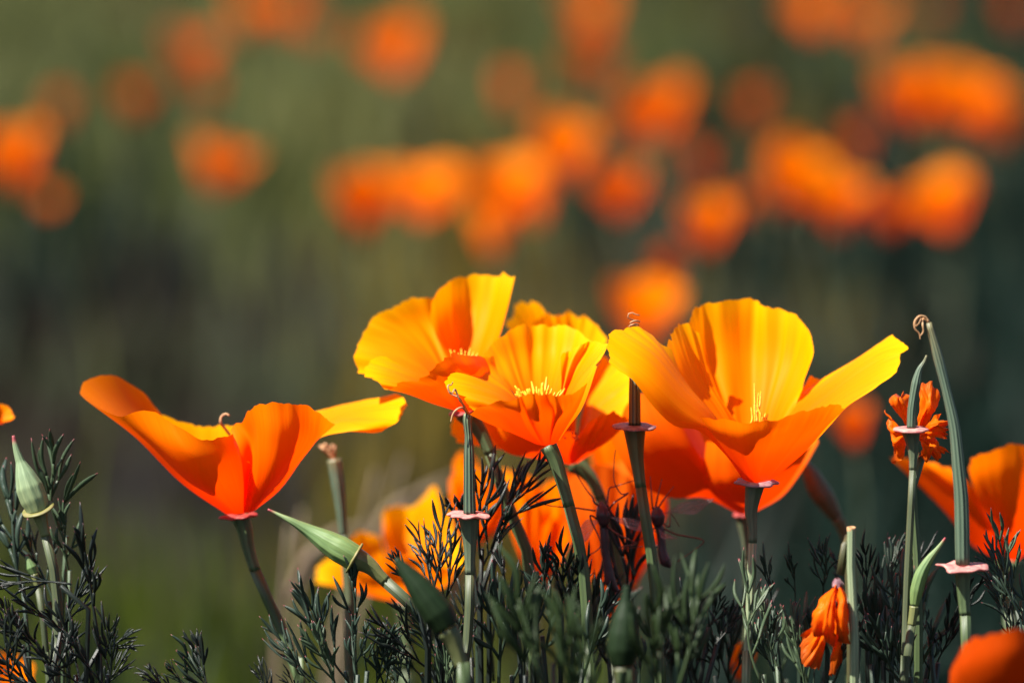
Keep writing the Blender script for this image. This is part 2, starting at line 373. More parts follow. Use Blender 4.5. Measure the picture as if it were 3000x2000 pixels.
def gauss(x, y, cx, cy, sx, sy): return math.exp(-((x-cx)/sx)**2-((y-cy)/sy)**2)
def blades(name, label, count, place, hrange, wrange, material, seed, lean=.5):
    """a joined mass of grass blades; place(rnd) gives (x, y) or None"""
    rr = random.Random(seed); V, F = [], []
    k = 0
    while k < count:
        k += 1
        q = place(rr)
        if q is None: continue
        x, y = q; h = rr.uniform(*hrange); wd = rr.uniform(*wrange)
        a = rr.uniform(0, 6.283); la = rr.uniform(0, 6.283); ll = h*lean*rr.uniform(.1, 1)
        dx, dy = math.cos(a)*wd/2, math.sin(a)*wd/2; lx, ly = math.cos(la)*ll, math.sin(la)*ll
        b = len(V)
        V += [(x-dx, y-dy, -.004), (x+dx, y+dy, -.004), (x+lx*.3-dx*.8, y+ly*.3-dy*.8, h*.55), (x+lx*.3+dx*.8, y+ly*.3+dy*.8, h*.55), (x+lx, y+ly, h)]
        F += [(b, b+1, b+3, b+2), (b+2, b+3, b+4)]
    me = mesh_data(name, V, F, None, M[material], smooth=False)
    o = link(name, me); o['kind'] = 'stuff'; o['label'] = label
    return o
def scatter(dens):
    """random place in the field behind, kept with probability dens(x, y)"""
    def f(rr):
        y = 1.45+(rr.random()**1.5)*11.5
        x = rr.uniform(-1, 1)*(.17*y+.95)
        n = noise.noise((x*3.4, y*1.3, 3.3))+.6*noise.noise((x*8, y*2.6, 8.3))
        return (x, y) if rr.random() < max(0, min(1, dens(x, y, n))) else None
    return f
def fx(x, y): return x/(.11*y)          # -1 .. 1 across the frame
def d_green(x, y, n):
    u = fx(x, y); return -.05+1.6*n + 1.2*gauss(u, y, -.62, 1.85, .55, .30) + .9*gauss(u, y, -.6, 2.75, .16, .25) - 1.6*gauss(u, y, -.8, 2.85, .4, .6) - 1.1*max(0, u)*(y < 4)
def d_olive(x, y, n):
    u = fx(x, y); return -.05-1.4*n + 1.0*gauss(u, y, -.22, 3.4, .35, 1.1) + .7*gauss(u, y, -.15, 2.2, .3, .45) + .5*gauss(u, y, .2, 6, .5, 1.5)-1.6*gauss(u, y, -.8, 2.85, .42, .6)-.9*max(0, u)*(y < 3.8)
def d_teal(x, y, n):
    u = fx(x, y); return -.25+1.2*n + 1.5*max(0, u+.1)*(1 if y < 5 else .6) + .6*gauss(u, y, -.95, 5, .35, 1.2)
def d_grey(x, y, n):
    u = fx(x, y); return (.8 if y > 4.2 else 0)*(.35-.7*u+1.5*n) + .9*gauss(u, y, -.5, 4.3, .3, .9)
def d_lit(x, y, n):
    u = fx(x, y); return .2*abs(n) + 1.0*gauss(u, y, -.85, 2.85, .45, .6)
blades('meadow_grass', 'blurred green meadow grass behind the poppies', 48000, scatter(d_green), (.03, .10), (.002, .005), 'grass_green', 11)
blades('olive_grass', 'blurred olive dry grass in the middle of the meadow', 41600, scatter(d_olive), (.03, .10), (.002, .005), 'grass_olive', 12)
blades('poppy_undergrowth', 'dark blue-green low poppy leaves over the right of the meadow', 67200, scatter(d_teal), (.03, .11), (.003, .007), 'grass_teal', 13, .8)
blades('pale_grass', 'pale grey-green grass far back in the meadow', 48000, scatter(d_grey), (.04, .12), (.003, .006), 'grass_grey', 14)
blades('dry_litter', 'dark brown dry litter on bare soil at the left of the meadow', 25600, scatter(d_lit), (.01, .05), (.003, .007), 'litter', 15, 1.2)

# ------------------------------------------------------------------ poppies of the meadow behind (soft discs in the photograph)
def generic_petal(ang, openness, h, rad, seed, wid=R(62)):
    """one petal of a cup poppy about the origin, base at z=0"""
    ribs = []
    for k in range(7):
        a = ang+wid*(k/6-.5)*2; e = 1-.30*abs(k/3-1)**2.2
        r = []
        for t in (0, .3, .65, 1):
            rr = rad*(openness*(t**1.25)+.10*math.sin(t*3.14)+.05)*(.9+.1*e); z = h*(t**(.8+.5*openness))*e*(1-.25*openness*t)
            aa = ang+(a-ang)*(.35+.65*min(1, t*1.7))
            r.append(Vector((rr*math.cos(aa), rr*math.sin(aa), z)))
        ribs.append(r)
    return petal_verts(ribs, N=7, Mv=12, rip=2.0, seed=seed)
PROTO = []
for kind, (op, h) in enumerate(((.52, .036), (.66, .034), (.40, .040), (.75, .031))):
    pm = []
    for q in range(4):
        v, f, u = generic_petal(q*math.pi/2+.3*kind, op, h*(1 if q % 2 else .95), .034*(1 if q % 2 else .93), kind*7+q)
        pm.append(mesh_data('petal', v, f, u, M['petal_far']))
    gs = Geo()
    for q in range(14):
        a = q*2.4; gs.tube([Vector((0, 0, 0)), Vector((.003*math.cos(a), .003*math.sin(a), .006)), Vector((.006*math.cos(a), .006*math.sin(a), .011))], [.0004, .0004, .0007], 5, 5)
    sm = mesh_data('stamens', gs.v, gs.f, gs.u, M['stamen'])
    gr = Geo().lathe([(.006, 0), (.0058, -.0005), (.003, -.0015), (.0022, -.007), (.0016, -.012)], (0, 0, 0), (0, 0, 1), 14)
    rm = mesh_data('receptacle', gr.v, gr.f, gr.u, M['cone'])
    PROTO.append((pm, sm, rm))
def soft_poppy(head, diam, kind, rz, tilt, label, group, red=False, name='california_poppy'):
    """a whole poppy on its own stem, head centre at HEAD"""
    s = diam*(1.0 if red else 1.2)/.048; g0 = Vector((head.x+rng.uniform(-.02, .02), head.y+rng.uniform(-.02, .02), 0))
    t = thing(name, g0, label, 'flower', group)
    base = head-Vector((0, 0, .021*s))
    pm, sm, rm = PROTO[kind % 4]
    E = Euler((tilt[0], tilt[1], rz))
    for me in pm:
        o = link('petal', me, t); o.location = base-g0; o.rotation_euler = E; o.scale = (s, s, s*1.25)
        if red:
            o.material_slots[0].link = 'OBJECT'; o.material_slots[0].material = M['petal_dim']
    for nm, me in (('stamen_cluster', sm), ('receptacle', rm)):
        o = link(nm, me, t); o.location = base-g0; o.rotation_euler = E; o.scale = (s, s, s)
    ax = E.to_matrix() @ Vector((0, 0, 1)); e = base-ax*.011*s
    g = Geo(); g.tube([g0-Vector((0, 0, .004)), g0.lerp(e, .5)+Vector((.004, 0, 0)), e-ax*.01, e], [.0016*s]*3, 8, 12); g.make('stem', M['stem'], t)
    return t
def far_place(x, y, hh):
    """where the line through overview pixel (x, y) comes down to height hh above the meadow"""
    p = cQ(x, y, 0); d = (p-CAM); k = (hh-CAM.z)/d.z
    return CAM+d*k, k
GB = 'out of focus poppies in the meadow behind'
FAR = [  # x, y, seen diameter (overview px), height of head, kind, red?, label
 (30, 355, 150, .14, 0, 0, 'bright soft orange poppy cut by the left edge of the picture'),
 (138, 255, 85, .13, 2, 1, 'dim rust poppy blurred just above the bright one at the left edge'),
 (112, 455, 48, .12, 1, 0, 'faint brownish poppy blurred just below the bright one at the left edge'),
 (485, 370, 130, .14, 1, 0, 'lone round orange poppy blurred on bare ground in the left half'),
 (300, 225, 95, .13, 0, 1, 'dim reddish poppy blurred above and left of the lone round orange one'),
 (430, 110, 115, .13, 1, 1, 'large dim reddish poppy blurred high in the left half'),
 (475, 205, 85, .12, 2, 1, 'small dim rust poppy blurred under the large reddish one at upper left'),
 (555, 30, 90, .13, 2, 0, 'brownish orange poppy blurred at the top edge left of centre'),
 (655, 25, 85, .13, 0, 0, 'orange poppy blurred at the top edge, next to the bright disc below it'),
 (915, 100, 135, .14, 1, 0, 'bright orange disc of a poppy high above the back yellow flower'),
 (835, 455, 150, .14, 0, 0, 'wide deep orange poppy at the left end of the middle row of blurred flowers'),
 (975, 425, 150, .14, 3, 0, 'brightest yellow-orange poppy touching the left end of the middle blurred row'),
 (1160, 425, 150, .145, 1, 0, 'tall bright orange poppy at the centre of the middle blurred row'),
 (1135, 535, 110, .13, 2, 0, 'duller orange poppy hanging under the tall one at the centre of the blurred row'),
 (1275, 335, 145, .145, 0, 0, 'orange poppy blurred up and right of the tall central one'),
 (1172, 215, 100, .13, 2, 1, 'faint brown-orange poppy blurred alone above the centre'),
 (1365, 25, 110, .13, 0, 0, 'rusty poppy blurred at the top edge right of centre'),
 (1350, 140, 115, .13, 1, 1, 'dim salmon poppy blurred below the rusty one at the top edge'),
 (1515, 240, 145, .14, 3, 0, 'bright orange disc of a poppy above the big right flower'),
 (1425, 430, 125, .14, 1, 0, 'pale orange poppy blurred between the central row and the right cluster'),
 (1625, 510, 125, .14, 0, 0, 'bright orange poppy blurred above the top of the big right flower'),
 (1735, 250, 95, .13, 2, 1, 'faint brown poppy blurred between two bright ones at upper right'),
 (1605, 375, 85, .13, 2, 1, 'dim red-brown poppy blurred above the one nearest the right flower'),
 (1800, 400, 155, .145, 0, 0, 'orange left half of the largest blurred pair at the right'),
 (1890, 430, 140, .145, 3, 0, 'yellow-orange right half of the largest blurred pair at the right'),
 (1975, 330, 95, .13, 2, 1, 'red poppy blurred behind the largest pair at the right'),
 (2045, 490, 105, .13, 1, 1, 'dull orange poppy blurred beside the lower right bright disc'),
 (2180, 455, 145, .145, 1, 0, 'bright orange disc of a poppy low in the right blurred cluster'),
 (2100, 215, 145, .15, 0, 0, 'deep orange left half of the brightest flower pair at upper right'),
 (2190, 215, 150, .155, 1, 0, 'bright orange middle flower of the group at upper right'),
 (2300, 285, 120, .14, 2, 1, 'smaller red-orange poppy at the right end of the upper right group'),
 (1480, 700, 145, .15, 1, 0, 'bright orange poppy blurred just behind the coiled style tip'),
 (1545, 620, 100, .14, 2, 1, 'red poppy blurred just above the one behind the coiled style tip'),
 (1965, 975, 120, .15, 0, 1, 'red-orange disc of a poppy behind the right petal of the big flower'),
 (1880, 15, 105, .13, 0, 0, 'brownish orange poppy blurred at the top edge in the right half'),
 (1990, 40, 95, .13, 1, 0, 'orange poppy blurred at the top edge, lower of two in the right half'),
 (2140, 25, 70, .12, 2, 1, 'faint brown poppy blurred at the top edge near the right corner'),
 (1235, 470, 90, .13, 2, 0, 'orange poppy blurred just right of and below the tall central one'),
 (1700, 470, 80, .13, 0, 1, 'rusty poppy blurred between the bright disc above the right flower and the largest pair'),
 (1930, 500, 80, .13, 2, 1, 'red-orange poppy blurred under the yellow half of the largest pair'),
 (2250, 240, 110, .145, 0, 0, 'orange poppy blurred between the two right flowers of the upper right group'),
 (720, 60, 70, .12, 1, 1, 'faint rust poppy blurred between the top edge and the bright disc above the back flower'),
 (1440, 300, 75, .12, 2, 1, 'dull rust poppy blurred just below left of the bright disc above the big right flower'),
 (2335, 25, 90, .14, 2, 1, 'dark red poppy blurred in the top right corner'),
]
for (x, y, dm, hh, kd, red, lb) in FAR:
    p, k = far_place(x, y, hh); diam = dm/2352*FW*k
    soft_poppy(p, diam, kd, rng.uniform(0, 6.28), (rng.uniform(-.1, .45), rng.uniform(-.25, .25)), lb, GB, red)
# a few nearer soft ones low in the picture
GN = 'poppies softly out of focus low behind the front row'
def near_poppy(p, dm, kd, rz, tilt, lb, red=False): soft_poppy(p, dm, kd, rz, tilt, lb, GN, red)
near_poppy(cI(430, 530, 12), .0240, 2, .4, (.2, 0), 'small yellow-topped poppy half hidden behind the leaves in the centre')
near_poppy(cH(1130, 290, 15), .0220, 0, 1.1, (.3, .2), 'soft yellow petals of a poppy peeping out behind the upright striped pod')
near_poppy(cC(255, 1120, 16), .028, 0, .8, (.2, .1), 'brownish orange poppy blurred between the front centre flower and the dark pod stem')
near_poppy(cI(980, 610, 10), .040, 2, 2.2, (.05, .1), 'red-orange poppy glowing behind the two crane flies', True)
near_poppy(cE(40, 1560, 14), .0125, 0, .3, (.3, 0), 'small orange poppy showing through the dark leaves in the bottom left corner')
near_poppy(cQ(-14, 945, 5), .0050, 3, .3, (.5, .4), 'yellow petal tip entering at the left edge of the picture')
near_poppy(cJ(640, 1420, 12), .0085, 2, .3, (.3, 0), 'small brownish orange poppy low behind the lit stem')

# ------------------------------------------------------------------ the big poppies
def poppy(name, stem_pts, label, group=None):
    return thing(name, root_of(stem_pts), label, 'flower', group)
GP = 'large california poppies of the front clump'

# left poppy
d = 2.0
sp = [cA(1150, 1075, d), cA(1180, 1230, d), cA(1250, 1450, d), cG(1130, 1200, d), cG(1250, 1568, d-.4)]
f1 = poppy('california_poppy', sp, 'wide open orange poppy alone at left with one yellow petal flung out to the right', GP)
petal(f1, cA, d, [
 [(1185, 1010, -.2), (1215, 800, -.55), (1190, 620, -.7), (1100, 475, -.9)],
 [(1150, 1015, -.4), (1120, 820, -1.4), (1070, 660, -1.8), (1000, 524, -1.9)],
 [(1110, 1020, -.4), (980, 840, -1.9), (920, 680, -2.4), (850, 510, -2.4)],
 [(1090, 1020, -.4), (900, 840, -2.0), (800, 640, -2.6), (690, 434, -2.5)],
 [(1070, 1020, -.3), (800, 800, -1.8), (650, 600, -2.3), (548, 352, -2.2)],
 [(1050, 1020, -.2), (770, 810, -1.2), (520, 560, -1.6), (300, 372, -1.7)],
 [(1035, 1020, 0), (740, 812, -.2), (430, 500, -.3), (85, 235, -.2)],
 [(1040, 1010, .2), (760, 790, .8), (450, 460, .9), (140, 150, .7)],
 [(1060, 1010, .4), (780, 770, 1.4), (500, 430, 1.6), (290, 112, 1.4)],
 [(1080, 1005, .5), (850, 770, 1.8), (620, 480, 2.1), (480, 225, 2.0)],
 [(1100, 1000, .5), (900, 770, 1.8), (720, 580, 2.2), (590, 350, 2.2)]], 'petal_mid', rip=.5)
petal(f1, cA, d, [
 [(1095, 1000, .6), (900, 770, 2.0), (720, 580, 2.3), (560, 348, 2.3)],
 [(1110, 1000, .6), (1000, 780, 2.0), (860, 600, 2.3), (800, 430, 2.4)],
 [(1130, 1000, .6), (1060, 800, 1.9), (1010, 620, 2.2), (1010, 446, 2.3)],
 [(1145, 1000, .6), (1120, 800, 1.8), (1120, 640, 2.1), (1130, 430, 2.1)],
 [(1160, 1000, .6), (1200, 800, 1.7), (1230, 640, 2.0), (1260, 400, 2.0)]], rip=.4)
petal(f1, cA, d, [
 [(1150, 1012, -.5), (1150, 800, -1.25), (1125, 600, -1.3), (1062, 465, -1.1)],
 [(1160, 1012, -.5), (1190, 800, -1.0), (1215, 560, -1.15), (1150, 405, -1.1)],
 [(1180, 1012, -.6), (1240, 780, -1.6), (1250, 520, -2.0), (1215, 315, -2.1)],
 [(1195, 1008, -.6), (1340, 780, -1.9), (1400, 520, -2.3), (1390, 287, -2.3)],
 [(1210, 1004, -.5), (1400, 760, -1.5), (1530, 520, -1.9), (1540, 308, -2.0)],
 [(1220, 998, -.3), (1430, 760, -.8), (1600, 560, -1.1), (1655, 365, -1.3)],
 [(1230, 990, 0), (1400, 845, 0), (1590, 585, -.2), (1745, 442, -.4)]], 'petal_mid', rip=.5)
petal(f1, cA, d, [
 [(1230, 988, .1), (1420, 800, .3), (1620, 540, .3), (1890, 472, .0)],
 [(1225, 985, .2), (1450, 740, .7), (1720, 440, .6), (1960, 455, .0), (2030, 482, .1)],
 [(1222, 985, .3), (1450, 720, 1.0), (1760, 420, 1.0), (2180, 375, .3)],
 [(1220, 985, .4), (1450, 700, 1.2), (1780, 380, 1.3), (2215, 290, .8)],
 [(1215, 985, .4), (1440, 680, 1.4), (1760, 350, 1.6), (2150, 233, 1.3)],
 [(1210, 985, .5), (1400, 650, 1.6), (1650, 365, 1.9), (1990, 270, 1.8)],
 [(1205, 985, .5), (1330, 640, 1.8), (1500, 400, 2.2), (1650, 358, 2.2)]], rip=.5)
receptacle(f1, cA(1125, 1030, d), (-.08, -.05, 1), .0125, .0021, .0012, 'stem_olive', 'collar_red', .0038, .35, path=sp)
stem(f1, sp, .0012, .0013, 'stem_olive')
g = Geo(); g.tube([cA(1060, 500, d+.5), cA(1030, 460, d+.4), cA(1000, 420, d+.3), cA(1005, 380, d+.3), cA(1035, 362, d+.3), cA(1055, 372, d+.2)], [.00032, .0003, .00025, .0002], 7, 24); g.make('withered_style', M['style'], f1)

# back left poppy of the centre group
d = 2.5
sp = [cB(915, 1130, d), cB(1000, 1240, d), cB(1080, 1420, d), cQ(1170, 1170, d), cQ(1215, 1290, d), cQ(1228, 1568, d)]
f2 = poppy('california_poppy', sp, 'broad yellow poppy at the back left of the centre group, its petals fanned high', GP)
petal(f2, cB, d, [
 [(845, 1065, .1), (620, 900, .3), (360, 840, .4), (120, 812, .4)],
 [(850, 1060, .2), (620, 860, .8), (360, 750, .9), (98, 690, .7)],
 [(860, 1060, .3), (640, 820, 1.2), (380, 640, 1.6), (133, 560, 1.4)],
 [(865, 1060, .4), (680, 790, 1.6), (450, 560, 2.2), (200, 455, 2.0)],
 [(870, 1060, .4), (720, 780, 1.9), (540, 520, 2.6), (330, 353, 2.5)],
 [(880, 1060, .4), (760, 780, 2), (640, 500, 2.8), (520, 276, 2.8)],
 [(890, 1060, .4), (800, 780, 2.1), (720, 520, 2.9), (660, 285, 2.9)],
 [(895, 1060, .4), (840, 780, 2.3), (780, 540, 3.1), (755, 300, 3.2)]], rip=1.3)
petal(f2, cB, d, [
 [(880, 1060, .3), (780, 760, 1.3), (690, 560, 1.6), (636, 415, 1.5)],
 [(885, 1060, .4), (800, 740, 1.6), (705, 480, 2.1), (658, 262, 2.0)],
 [(890, 1060, .4), (840, 720, 2.1), (800, 420, 2.7), (780, 155, 2.8)],
 [(895, 1060, .5), (900, 700, 2.3), (920, 400, 3), (930, 116, 3.1)],
 [(905, 1060, .5), (960, 700, 2.2), (1030, 400, 2.8), (1085, 108, 3)],
 [(915, 1060, .4), (1010, 720, 1.9), (1110, 420, 2.4), (1185, 116, 2.5)],
 [(920, 1060, .4), (1060, 760, 1.5), (1165, 480, 1.9), (1252, 128, 1.8)]], rip=1.1)
petal(f2, cB, d, [
 [(830, 1082, -.3), (600, 1008, -.9), (440, 950, -1.1), (322, 930, -1.2)],
 [(830, 1078, -.3), (560, 960, -.8), (380, 910, -1.1), (250, 880, -1.1)],
 [(835, 1070, -.2), (560, 910, -.6), (350, 850, -.8), (168, 824, -.8)],
 [(840, 1070, -.1), (600, 890, -.2), (400, 800, -.3), (205, 742, -.3)],
 [(845, 1070, 0), (640, 880, .0), (460, 780, .1), (305, 690, .1)],
 [(850, 1070, 0), (660, 900, 0), (520, 850, 0), (395, 765, .05)]], rip=.8)
petal(f2, cB, d, [
 [(840, 1088, -.4), (640, 1032, -1.1), (470, 962, -1.5), (340, 932, -1.6)],
 [(850, 1090, -.5), (680, 990, -1.6), (540, 920, -2), (430, 887, -2.1)],
 [(865, 1092, -.5), (740, 980, -1.9), (640, 900, -2.4), (560, 866, -2.5)],
 [(880, 1092, -.6), (820, 960, -2), (740, 850, -2.5), (665, 780, -2.6)],
 [(900, 1092, -.5), (900, 940, -1.9), (840, 800, -2.4), (765, 690, -2.5)],
 [(920, 1090, -.4), (980, 950, -1.5), (960, 800, -2), (900, 688, -2)],
 [(940, 1082, -.2), (1080, 960, -.7), (1120, 820, -1), (1100, 720, -1)]], 'petal_mid', rip=.9)
stamens(f2, cB(880, 900, d), [cB(x, y, d+q) for x, y, q in ((780, 645, .3), (810, 650, -.2), (860, 640, .4), (890, 655, 0), (925, 635, .5), (950, 660, .3), (980, 670, .2), (840, 670, -.5))], .00022)
receptacle(f2, cB(880, 1090, d), (-.25, -.1, 1), .011, .0024, .0013, 'stem_olive', 'collar_red', .0034, .1, path=sp)
stem(f2, sp, .0013, .0012, 'stem_olive')

# hidden centre poppy behind the front one
d = 5.0
sp = [cB(1690, 1480, d), cB(1790, 1568, d), cQ(1390, 1175, d), cQ(1440, 1360, d), cQ(1452, 1568, d)]
f4 = poppy('california_poppy', sp, 'big yellow poppy half hidden behind the front centre flower, red fleck at its throat', GP)
petal(f4, cB, d, [
 [(1600, 1462, -.3), (1380, 1425, -.8), (1200, 1392, -1.2), (1090, 1290, -1.3), (1020, 1150, -1.2)],
 [(1620, 1467, -.4), (1450, 1350, -1.4), (1330, 1250, -1.8), (1220, 1130, -1.8), (1150, 1000, -1.7)],
 [(1640, 1470, -.4), (1560, 1300, -1.6), (1500, 1150, -2), (1450, 1000, -2)],
 [(1670, 1467, -.3), (1680, 1300, -1.2), (1680, 1150, -1.5), (1680, 1020, -1.5)]], 'petal_mid', rip=.6)
petal(f4, cB, d, [
 [(1640, 1462, -.4), (1640, 1390, -1.0), (1680, 1290, -1.6), (1760, 1185, -1.9)],
 [(1660, 1464, -.4), (1730, 1370, -1.4), (1790, 1250, -2.0), (1860, 1125, -2.2)],
 [(1680, 1462, -.3), (1820, 1350, -1.4), (1900, 1230, -1.9), (1965, 1104, -2.1)],
 [(1700, 1456, -.2), (1880, 1335, -1), (1985, 1240, -1.4), (2062, 1148, -1.5)]], 'petal_mid', rip=.6)
petal(f4, cB, d, [
 [(1700, 1450, 0), (1900, 1250, 0), (2000, 1180, 0), (2058, 1160, 0)],
 [(1690, 1450, .2), (1850, 1150, .5), (1960, 1050, .6), (2072, 980, .5)],
 [(1680, 1450, .3), (1820, 1080, .9), (1940, 950, 1.1), (2075, 830, 1.0)],
 [(1670, 1450, .4), (1780, 1050, 1.3), (1860, 880, 1.6), (1960, 750, 1.6)],
 [(1660, 1450, .4), (1740, 1050, 1.5), (1800, 850, 1.9), (1880, 690, 2)]], rip=.9)
petal(f4, cB, d, [
 [(1640, 1440, .4), (1560, 1000, 1.6), (1400, 700, 2.2), (1190, 480, 2)],
 [(1640, 1440, .4), (1560, 950, 1.9), (1420, 600, 2.6), (1245, 335, 2.6)],
 [(1645, 1440, .4), (1570, 930, 2), (1450, 580, 2.7), (1335, 299, 2.8)],
 [(1650, 1440, .4), (1580, 920, 2), (1490, 600, 2.7), (1430, 323, 2.7)],
 [(1650, 1440, .4), (1590, 930, 1.9), (1520, 640, 2.4), (1480, 395, 2.4)]], rip=.6)
petal(f4, cB, d, [
 [(1650, 1440, .3), (1580, 950, 1.5), (1450, 650, 1.9), (1365, 445, 1.8)],
 [(1650, 1440, .3), (1590, 940, 1.7), (1520, 620, 2.1), (1480, 386, 2.1)],
 [(1652, 1440, .3), (1600, 940, 1.7), (1570, 620, 2.1), (1552, 402, 2.0)],
 [(1655, 1440, .3), (1610, 940, 1.8), (1620, 600, 2.2), (1622, 366, 2.2)],
 [(1657, 1440, .3), (1640, 950, 1.7), (1680, 640, 2.1), (1700, 418, 2.1)],
 [(1660, 1440, .3), (1660, 950, 1.6), (1720, 640, 2.0), (1755, 410, 2.0)],
 [(1665, 1440, .3), (1690, 960, 1.5), (1770, 680, 1.8), (1840, 472, 1.8)],
 [(1670, 1440, .3), (1710, 980, 1.3), (1810, 740, 1.5), (1918, 582, 1.5)]], rip=1.4)
petal(f4, cB, d, [
 [(1600, 1450, -.1), (1300, 1390, 0), (1000, 1338, 0), (828, 1306, .0)],
 [(1600, 1440, 0), (1300, 1320, .3), (1000, 1260, .3), (798, 1240, .2)],
 [(1600, 1440, .1), (1300, 1250, .6), (1000, 1150, .6), (812, 1120, .5)],
 [(1600, 1440, .2), (1300, 1200, .9), (1050, 1080, 1), (900, 1060, 1)]], rip=.8)
receptacle(f4, cB(1655, 1462, d), (-.25, -.1, 1), .0105, .0021, .0013, 'stem_olive', path=sp)
stem(f4, sp, .0013, .0013, 'stem_olive')
g = Geo()
for k in range(9):
    q = cB(1610+rng.uniform(0, 110), 1200+rng.uniform(0, 110), d-2.25); q2 = q+Vector((rng.uniform(-1, 1)*.0006, 0, rng.uniform(.2, 1)*.0010))
    g.tube([q, q2], [.00018, .0002, .0001], 6, 4)
g.make('red_fleck', plain('fleck_red', (.25, .01, .005), (.35, .02, .01), 500, .5), f4)

# front centre poppy
d = 0.0
sp = [cB(1500, 1345, d), cB(1550, 1480, d), cI(640, 300, d), cI(720, 620, d), cI(760, 900, d), cI(790, 1568, d)]
f3 = poppy('california_poppy', sp, 'front centre orange poppy seen into its cup with a tuft of yellow stamens', GP)
petal(f3, cB, d, [
 [(1440, 1290, .2), (1250, 980, .9), (1100, 800, 1.6), (1010, 700, 1.7)],
 [(1450, 1290, .25), (1280, 960, 1.4), (1180, 740, 2.2), (1105, 587, 2.4)],
 [(1460, 1290, .3), (1330, 940, 1.7), (1270, 700, 2.6), (1230, 500, 2.9)],
 [(1470, 1290, .3), (1400, 930, 1.9), (1380, 700, 2.9), (1370, 471, 3.2)],
 [(1480, 1290, .3), (1470, 930, 1.9), (1500, 700, 2.9), (1520, 466, 3.2)],
 [(1490, 1290, .3), (1540, 930, 1.7), (1620, 720, 2.6), (1675, 500, 2.9)],
 [(1500, 1290, .2), (1600, 950, 1.3), (1720, 760, 2.1), (1800, 585, 2.4)]], rip=1.0)
petal(f3, cB, d, [
 [(1420, 1310, -.2), (1230, 1190, -.5), (1050, 1120, -.8), (930, 1076, -.9)],
 [(1425, 1305, -.1), (1230, 1100, -.4), (1000, 1010, -.7), (850, 982, -.8)],
 [(1430, 1300, 0), (1230, 1040, -.1), (980, 930, -.3), (748, 886, -.4)],
 [(1435, 1300, .1), (1230, 1000, .3), (1000, 870, .3), (815, 790, .2)],
 [(1440, 1300, .1), (1240, 980, .6), (1040, 820, .9), (930, 707, .9)],
 [(1445, 1300, .2), (1250, 980, .8), (1120, 800, 1.3), (1085, 690, 1.4)]], rip=1.0)
petal(f3, cB, d, [
 [(1400, 1325, -.3), (1200, 1238, -.8), (1040, 1165, -1.2), (928, 1110, -1.3)],
 [(1410, 1328, -.4), (1250, 1200, -1.4), (1120, 1090, -1.9), (1040, 1040, -2.0)],
 [(1430, 1330, -.5), (1320, 1190, -1.8), (1260, 1080, -2.4), (1235, 1000, -2.5)],
 [(1445, 1332, -.5), (1370, 1190, -1.7), (1330, 1080, -2.3), (1310, 985, -2.4)],
 [(1460, 1332, -.5), (1420, 1190, -2.0), (1400, 1080, -2.6), (1395, 960, -2.8)],
 [(1490, 1330, -.5), (1500, 1180, -1.75), (1500, 1080, -2.3), (1470, 955, -2.4)],
 [(1505, 1328, -.5), (1530, 1180, -1.9), (1560, 1080, -2.5), (1540, 978, -2.7)],
 [(1520, 1325, -.4), (1580, 1170, -1.5), (1640, 1060, -2.1), (1640, 955, -2.3)],
 [(1550, 1310, -.3), (1620, 1190, -.8), (1700, 1050, -1.4), (1770, 885, -1.6)]], 'petal_mid', rip=.9)
petal(f3, cB, d, [
 [(1565, 1300, -.2), (1630, 1205, -.5), (1725, 1080, -.9), (1790, 930, -1.1), (1834, 757, -1.1)],
 [(1555, 1300, 0), (1610, 1100, -.1), (1680, 960, -.3), (1760, 860, -.5), (1845, 740, -.6)],
 [(1550, 1300, .1), (1600, 1050, .3), (1680, 900, .5), (1760, 780, .5), (1902, 610, .3)],
 [(1540, 1300, .1), (1590, 1020, .6), (1640, 860, .9), (1720, 700, 1.1), (1800, 577, 1.0)],
 [(1535, 1300, .2), (1580, 1000, .6), (1610, 850, .8), (1640, 740, 1.0), (1700, 620, 1.1)],
 [(1530, 1300, .2), (1575, 1000, .9), (1595, 880, 1.4), (1605, 780, 1.7), (1640, 655, 1.7)],
 [(1525, 1300, .2), (1570, 1000, .8), (1585, 890, 1.2), (1588, 790, 1.4), (1592, 700, 1.4)]], rip=1.2)
stamens(f3, cB(1440, 1180, d), [cB(x, y, d+q) for x, y, q in (
 (1245, 905, .2), (1270, 925, -.1), (1247, 965, -.4), (1330, 935, .3), (1350, 925, -.3), (1365, 875, .6), (1400, 910, .2), (1440, 885, .1), (1448, 882, -.3),
 (1474, 842, .4), (1490, 900, .0), (1512, 925, -.2), (1580, 935, .4), (1300, 945, .3), (1385, 935, -.5), (1420, 940, -.4), (1540, 960, .1), (1605, 925, .3))+tuple((rng.uniform(1250, 1580), rng.uniform(925, 985), rng.uniform(-.7, .7)) for _ in range(22))], .00030)
receptacle(f3, cB(1485, 1335, d), (-.22, -.05, 1), .014, .0019, .00125, 'stem_olive', path=sp)
stem(f3, sp, .00125, .0014, 'stem_olive')

